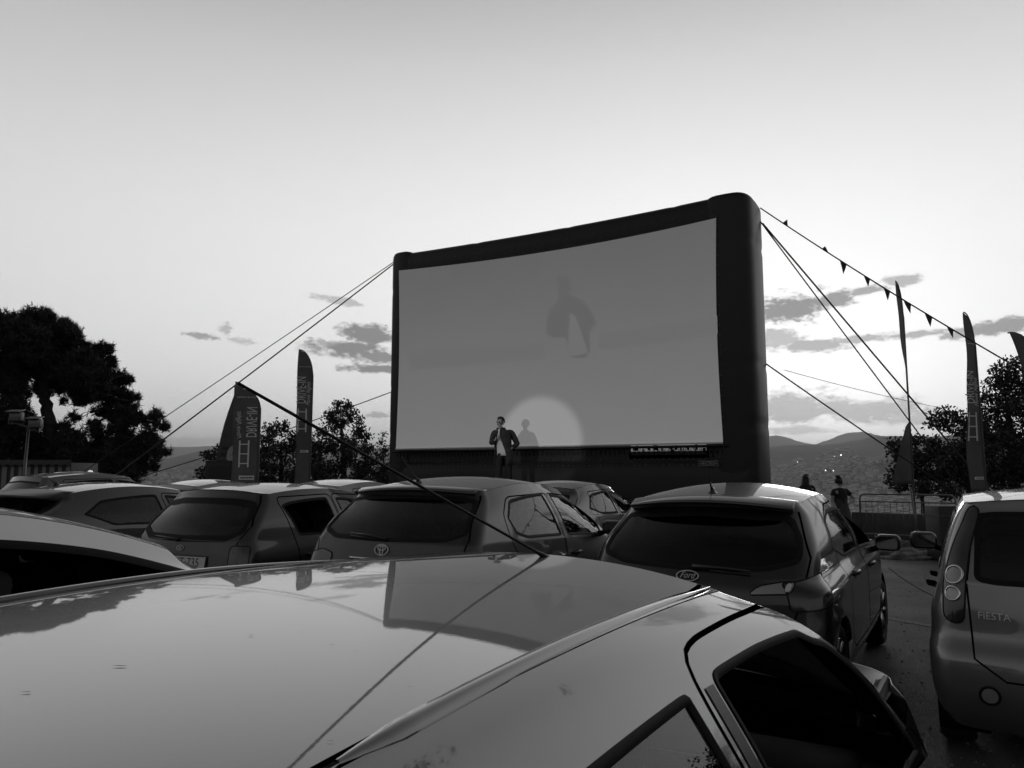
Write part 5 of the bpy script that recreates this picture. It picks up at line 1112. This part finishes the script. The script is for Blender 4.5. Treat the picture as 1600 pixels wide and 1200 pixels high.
def human(base, rz, label, J, top, legs, hair='short', jacket=None, curl=(.9, .5), fwd=(0, -1, 0), sc=1.0, grp=None, shirt_hem=.92):
    e = empty('person', base, rz, label=label, cat='person', group=grp); e.scale = (sc, sc, sc)
    V3 = Vector; f = V3(fwd).normalized()
    hd = V3(J['head']); nk = V3(J['neck']); ch = V3(J['chest']); wa = V3(J['waist']); pe = V3(J['pelvis'])
    N = {'pelvis': (pe, (.15, .105)), 'waist': (wa, (.125, .09)), 'chest': (ch, (.145, .10)), 'upper': (ch.lerp(nk, .6), (.12, .08)), 'neck': (nk, .052), 'neck2': (nk.lerp(hd, .45), .050),
         'jaw': (hd-V3((0, 0, .045))+f*.014, (.066, .070)), 'face': (hd+V3((0, 0, .01)), (.080, .090)), 'skull': (hd+V3((0, 0, .062))-f*.008, (.066, .078)), 'crown': (hd+V3((0, 0, .10))-f*.008, (.035, .045)),
         'nose': (hd+f*.092-V3((0, 0, .012)), .010), 'chin': (hd+f*.062-V3((0, 0, .088)), .020)}
    Ed = [('pelvis', 'waist'), ('waist', 'chest'), ('chest', 'upper'), ('upper', 'neck'), ('neck', 'neck2'), ('neck2', 'jaw'), ('jaw', 'face'), ('face', 'skull'), ('skull', 'crown'), ('face', 'nose'), ('jaw', 'chin')]
    for s in ('l', 'r'):
        sh, el, wr = V3(J[s+'sh']), V3(J[s+'el']), V3(J[s+'wr'])
        N[s+'sh'] = (sh, .055); N[s+'ua'] = (sh.lerp(el, .5), .046); N[s+'el'] = (el, .038); N[s+'fa'] = (el.lerp(wr, .4), .038); N[s+'wrist'] = (wr, (.022, .027))
        Ed += [('upper', s+'sh'), (s+'sh', s+'ua'), (s+'ua', s+'el'), (s+'el', s+'fa'), (s+'fa', s+'wrist')]
        hand(N, Ed, s, wr, J.get(s+'hd', wr-el), J.get(s+'pn', (0, -1, 0)), curl[0 if s == 'l' else 1])
        hp, kn, an = V3(J[s+'hp']), V3(J[s+'kn']), V3(J[s+'an'])
        N[s+'hp'] = (hp, .085); N[s+'th'] = (hp.lerp(kn, .5), .073); N[s+'kn_'] = (kn, .052); N[s+'ca'] = (kn.lerp(an, .35), .052); N[s+'an'] = (an, .036); N[s+'to'] = (an+f*.15-V3((0, 0, .05)), (.035, .025))
        Ed += [('pelvis', s+'hp'), (s+'hp', s+'th'), (s+'th', s+'kn_'), (s+'kn_', s+'ca'), (s+'ca', s+'an'), (s+'an', s+'to')]
    skin_mesh('body', N, Ed, SKIN, e, 'pelvis')
    sd = f.cross(V3((0, 0, 1)))
    m = MB()
    for k in (-1, 1):
        V_, F_ = lathe([(.002, -.011), (.009, -.007), (.012, 0), (.009, .007), (.002, .011)], 10); c = hd+f*.070+sd*.030*k+V3((0, 0, .012)); m.add([V3(v)+c for v in V_], F_)
    m.build('eyes', mat('eye', .03, .2), e)
    m = MB()
    for k in (-1, 1): m.tube([hd+sd*k*.076+V3((0, 0, .025)), hd+sd*k*.088-f*.012+V3((0, 0, .018)), hd+sd*k*.086-f*.01-V3((0, 0, .012)), hd+sd*k*.074-V3((0, 0, .03))], [.006, .010, .009, .006], 6)
    m.build('ears', SKIN, e); m = MB(); m.tube([hd+f*.083+sd*.022-V3((0, 0, .046)), hd+f*.090-V3((0, 0, .045)), hd+f*.083-sd*.022-V3((0, 0, .046))], .005, 6); m.build('mouth', mat('lip', .14, .5), e)
    # hair
    b = bmesh.new(); bmesh.ops.create_uvsphere(b, u_segments=28, v_segments=18, radius=1)
    dl = []
    for v in b.verts:
        p = v.co.copy(); fr = p.x*f.x+p.y*f.y
        if (fr > .05 and p.z < .50+.1*abs(p.x)) or (p.z < (-.35 if hair == 'short' else -.6)): dl.append(v)
    bmesh.ops.delete(b, geom=dl, context='VERTS')
    for v in b.verts: n_2 = .03*math.sin(v.co.x*17)*math.sin(v.co.z*19+v.co.y*13); v.co = hd+V3((0, 0, .028))-f*.012+V3((v.co.x*.088, v.co.y*.100, v.co.z*.098))*(1+n_2)
    me = bpy.data.meshes.new('hair'); b.to_mesh(me); b.free(); me.materials.append(HAIR); me.polygons.foreach_set('use_smooth', [True]*len(me.polygons)); h_ = link(bpy.data.objects.new('hair', me), e); solidify(h_, .012, 1)
    if hair == 'long':
        m = MB()
        for k in range(16):
            a = math.pi*(k/15-.5)*1.15; o_ = -f*math.cos(a)*.085+sd*math.sin(a)*.085; m.tube([hd+o_+V3((0, 0, .07)), hd+o_*1.15-V3((0, 0, .05)), hd+o_*1.35-V3((0, 0, .18)), hd+o_*1.25-V3((0, 0, .27+.02*math.sin(k*3)))], [.02, .026, .026, .010], 6)
        m.build('hair_strands', HAIR, h_)
    if hair == 'bun':
        m = MB()
        for k in range(9): a = k*.7; m.tube([hd-f*.05+V3((0, 0, .10)), hd-f*.06+V3((.04*math.cos(a), .04*math.sin(a), .15)), hd-f*.05+V3((.05*math.cos(a+.5), .05*math.sin(a+.5), .185-.02*(k % 3)))], [.022, .022, .006], 6)
        m.build('hair_bun', HAIR, h_)
    # trunk garments as lofted shells that follow the body
    def shell(name, levels, mt, a0=0, a1=360, n=40, th=.006):
        V_ = []; F_ = []; full = (a1-a0 >= 360)
        K = len(levels)
        for (c, rx, ry, o0, o1) in levels:
            c = V3(c)
            for k in range(n+1):
                t = k/n; A = R((a0+o0)+((a1-o1)-(a0+o0))*t); w_ = 1+.03*math.sin(A*5+c.z*23)+.02*math.sin(A*9+c.z*41)
                V_.append(tuple(c+sd*(-rx*w_*math.sin(A))+f*(ry*w_*math.cos(A))))
        for i in range(K-1):
            for k in range(n): F_.append((i*(n+1)+k, i*(n+1)+k+1, (i+1)*(n+1)+k+1, (i+1)*(n+1)+k))
        o = mesh(name, V_, F_, mt, e); subsurf(o, 1); solidify(o, th, 1); return o
    hem = V3(pe); hem.z = shirt_hem
    if top: shell('tshirt', [(hem, .175, .125, 0, 0), (wa, .155, .115, 0, 0), (ch.lerp(wa, .4), .16, .118, 0, 0), (ch, .172, .122, 0, 0), (ch.lerp(nk, .5), .165, .11, 0, 0), (ch.lerp(nk, .8), .12, .085, 0, 0), (nk+V3((0, 0, .005)), .066, .064, 0, 0)], top)
    if jacket:
        lv = [(V3((hem.x, hem.y, shirt_hem-.22)), .215, .165, 52, 40), (V3((pe.x, pe.y, pe.z+.0)), .215, .160, 46, 36), (wa, .205, .155, 36, 30), (ch.lerp(wa, .4), .205, .150, 26, 22), (ch, .212, .148, 18, 18), (ch.lerp(nk, .5), .205, .135, 16, 16), (ch.lerp(nk, .85), .15, .105, 18, 18), (nk+V3((0, 0, .02)), .082, .080, 30, 30), (nk+V3((0, 0, .045)), .088, .088, 34, 34)]
        shell('jacket', lv, jacket, 0, 360, 56, .010)
        for s in ('l', 'r'):
            sh, el, wr = V3(J[s+'sh']), V3(J[s+'el']), V3(J[s+'wr']); P = [ch.lerp(nk, .55).lerp(sh, .55), sh]+[sh.lerp(el, t) for t in (.3, .6, .85)]+[el]+[el.lerp(wr, t) for t in (.2, .45, .7, .88)]
            rr_ = [.07, .082, .078, .068, .066, .067, .062, .057, .050, .046]; rr_ = [r*(1+.06*math.sin(i*2.7)) for i, r in enumerate(rr_)]
            V_, F_ = tube(P, rr_, 14, cap=False); subsurf(mesh('sleeve', V_, F_, jacket, e), 1)
    elif top:
        for s in ('l', 'r'):
            sh, el = V3(J[s+'sh']), V3(J[s+'el']); V_, F_ = tube([ch.lerp(nk, .55).lerp(sh, .5), sh, sh.lerp(el, .25), sh.lerp(el, .45)], [.065, .068, .062, .060], 12, cap=False); subsurf(mesh('sleeve', V_, F_, top, e), 1)
    if legs == 'trousers':
        N2 = {'p': (pe, (.165, .125)), 'w': (pe.lerp(wa, .55), (.155, .115))}; E2 = [('p', 'w')]
        for s in ('l', 'r'):
            hp, kn, an = V3(J[s+'hp']), V3(J[s+'kn']), V3(J[s+'an']); N2[s+'h'] = (hp, .098); N2[s+'t'] = (hp.lerp(kn, .5), .088); N2[s+'k'] = (kn, .070); N2[s+'c'] = (kn.lerp(an, .5), .066); N2[s+'a'] = (an+V3((0, 0, .02)), .060)
            E2 += [('p', s+'h'), (s+'h', s+'t'), (s+'t', s+'k'), (s+'k', s+'c'), (s+'c', s+'a')]
        skin_mesh('trousers', N2, E2, TROU, e, 'p')
    else:
        shell('dress', [(V3((pe.x, pe.y, .48)), .26, .22, 0, 0), (V3((pe.x, pe.y, .75)), .22, .18, 0, 0), (pe, .185, .145, 0, 0), (wa, .15, .115, 0, 0), (ch, .165, .12, 0, 0), (ch.lerp(nk, .4), .155, .10, 0, 0)], legs)
    m = MB()
    for s in ('l', 'r'):
        an = V3(J[s+'an']); V_, F_ = lathe([(.005, -.13), (.032, -.12), (.045, -.06), (.044, .03), (.048, .08), (.036, .14), (.005, .16)], 12)
        m.add([an+f*(v[0]+.045)+sd*v[1]+V3((0, 0, max(-.045, v[2]*.9-.02)-.035)) for v in V_], F_)
    m.build('shoes', SHOE, e)
    return e
Jp = dict(head=(-.035, -.03, 1.655), neck=(-.02, 0, 1.50), chest=(.01, .01, 1.30), waist=(.03, .0, 1.10), pelvis=(.045, .01, .96),
    lsh=(-.165, -.02, 1.435), lel=(-.225, -.03, 1.20), lwr=(-.135, -.17, 1.27), lhd=(.30, -.25, .8), lpn=(.6, .2, -.3),
    rsh=(.205, .05, 1.445), rel=(.345, .06, 1.19), rwr=(.205, -.12, 1.075), rhd=(-1, -.35, -.12), rpn=(0, .6, -.8),
    lhp=(-.045, .0, .92), rhp=(.135, .0, .92), lkn=(-.07, -.03, .50), rkn=(.16, -.02, .50), lan=(-.09, .0, .09), ran=(.19, .02, .09))
pb = at_Y(784, 739, 14.55); pb.z = 1.055
pe_ = human(pb, YAW+.0, 'man in dark jacket and white t-shirt standing on the stage', Jp, TEE, 'trousers', 'short', DENIM, (1.1, .45), fwd=(-.62, -.78, 0), sc=.995, shirt_hem=.925)
mb = MB(); h0 = Vector((-.112, -.212, 1.345)); mb.tube([h0-Vector((-.01, .01, .10)), h0, h0+Vector((.0, -.01, .03)), h0+Vector((.004, -.02, .06)), h0+Vector((.006, -.026, .10)), h0+Vector((.008, -.03, .12))], [.012, .013, .013, .022, .024, .010], 10)
mic = mb.build('microphone', mat('mic_black', .02, .4)); mic.location = pb; mic.rotation_euler = (0, 0, YAW); tag(mic, 'small hand microphone held by the man on the stage', 'microphone')
Js = lambda lean, arm: dict(head=(lean*.9, -.0, 1.52), neck=(lean*.8, .0, 1.38), chest=(lean*.5, .0, 1.20), waist=(lean*.2, 0, 1.02), pelvis=(0, 0, .90),
    lsh=(lean*.75-.15, 0, 1.32), lel=(lean*.5-.20, .02, 1.07), lwr=(lean*.3-.16, -.10, .90), rsh=(lean*.75+.15, 0, 1.32), rel=(lean*.6+arm, .05, 1.12), rwr=(.14+lean*.3, -.03, .98), rhd=(-.5, -.5, -.4),
    lhp=(-.09, 0, .86), rhp=(.09, 0, .86), lkn=(-.10, -.03, .48), rkn=(.10, -.02, .48), lan=(-.11, 0, .08), ran=(.12, 0, .08))
g = ground(1312, 18.6); human(g, YAW, 'woman with tied up hair and hand on hip standing by the end of the barrier', Js(-.02, .36), DARKTOP, DRESS, 'bun', None, (.3, .5), fwd=(.85, .5, 0), sc=.915, shirt_hem=.90)
g = ground(1260, 20.2); human(g, YAW, 'person with long dark hair half hidden behind the roof of the black hatchback', Js(.0, .2), DARKTOP, DRESS, 'long', None, (.3, .5), fwd=(.9, -.3, 0), sc=.95, shirt_hem=.90)

# ------------------------------------------------------------------ picture on the cloth and the follow spot
FIG = [(868,434),(875,429),(884,429),(892,435),(893,448),(888,458),(897,464),(910,468),(920,482),(928,495),(930,508),(921,514),(919,530),(921,545),(914,558),(893,558),(888,543),(882,525),(868,527),(853,522),(854,500),(860,480),(872,470),(873,456)]
SHIRT = [(891,488),(898,496),(908,525),(917,550),(905,554),(890,555),(888,540)]
def soft(name, P, ems, step, lift):      # a faint picture with a soft edge: nested flat outlines on the cloth
    o_ = None
    for k, e_ in enumerate(ems): o_ = proj_img(name, inset(P, (k-1)*step) if k != 1 else P, .80, e_, cl if o_ is None else o_, lift+.0006*k)
soft('projected_figure', FIG, (.034, .028, .024), 1.5, .003)
soft('projected_figure_shirt', SHIRT, (.044, .056), 2.0, .006)
soft('projected_band', [(640, 546), (740, 541), (851, 534), (851, 556), (740, 566), (640, 575)], (.050, .047), 4, .003)
soft('projected_band', [(935, 521), (1030, 508), (1120, 495), (1120, 520), (1030, 533), (935, 545)], (.050, .046), 4, .003)
sp_ = bpy.data.lights.new('follow_spot', 'SPOT'); sp_.energy = 2600; sp_.spot_size = R(6.0); sp_.spot_blend = .28; sp_.shadow_soft_size = .10
so = bpy.data.objects.new('follow_spot', sp_); link(so); so.location = (-8.7, -6.5, 2.75); tg_ = at_Y(843, 693, SY); so.rotation_euler = (Vector(so.location)-tg_).to_track_quat('Z', 'Y').to_euler()

# off to the right of the view: trees that the nearest car's glass mirrors
def side_tree(x, y, r, h, label):
    e = empty('leafy_tree', (x, y, 0), 0, label=label, cat='tree', group='trees standing right of the parked cars')
    m = MB(); m.tube([(0, 0, -.1), (.1, .05, h*.35), (-.05, .1, h*.7)], [.2, .15, .07], 10); cl = []
    for k in range(26):
        a = rng.uniform(0, 6.28); q = rng.random()**.5*r; z = h*(.35+.6*rng.random()*(1-(q/r)**2*.5)); c = Vector((q*math.cos(a), q*math.sin(a), z)); cl.append((c, .85, .85, .7))
        m.tube([Vector((.1, .05, h*.35)), c*.6+Vector((0, 0, h*.12)), c], [.06, .04, .015], 5)
    m.build('trunk', BARK, e); V, F = tufts(cl, 'leaf', .9); mesh('crown', V, F, LEAF, e, smooth=False)
for k, (x, y, r, h) in enumerate([(10.5, 19.5, 2.3, 5.2), (13.5, 11.6, 2.6, 5.6)]):
    side_tree(x, y, r, h*.85, ('farther' if k == 0 else 'nearer')+' one of two leafy trees beside the lot, right of everything the photo shows')

# ------------------------------------------------------------------ air
b = bmesh.new(); bmesh.ops.create_cube(b, size=1); bmesh.ops.scale(b, vec=(64000, 64000, 1100), verts=b.verts); bmesh.ops.translate(b, vec=(0, 0, 1100/2-121), verts=b.verts)
me = bpy.data.meshes.new('haze'); b.to_mesh(me); b.free(); hz = link(bpy.data.objects.new('haze', me))
hm = bpy.data.materials.new('haze'); hm.use_nodes = True; nt = hm.node_tree; nt.nodes.clear(); pv = nt.nodes.new('ShaderNodeVolumePrincipled'); pv.inputs['Color'].default_value = (.9, .9, .9, 1); pv.inputs['Density'].default_value = 6e-5; pv.inputs['Anisotropy'].default_value = .3
on = nt.nodes.new('ShaderNodeOutputMaterial'); nt.links.new(pv.outputs[0], on.inputs['Volume']); me.materials.append(hm)
tag(hz, 'thin evening haze lying over the far valley', 'haze', kind='stuff')
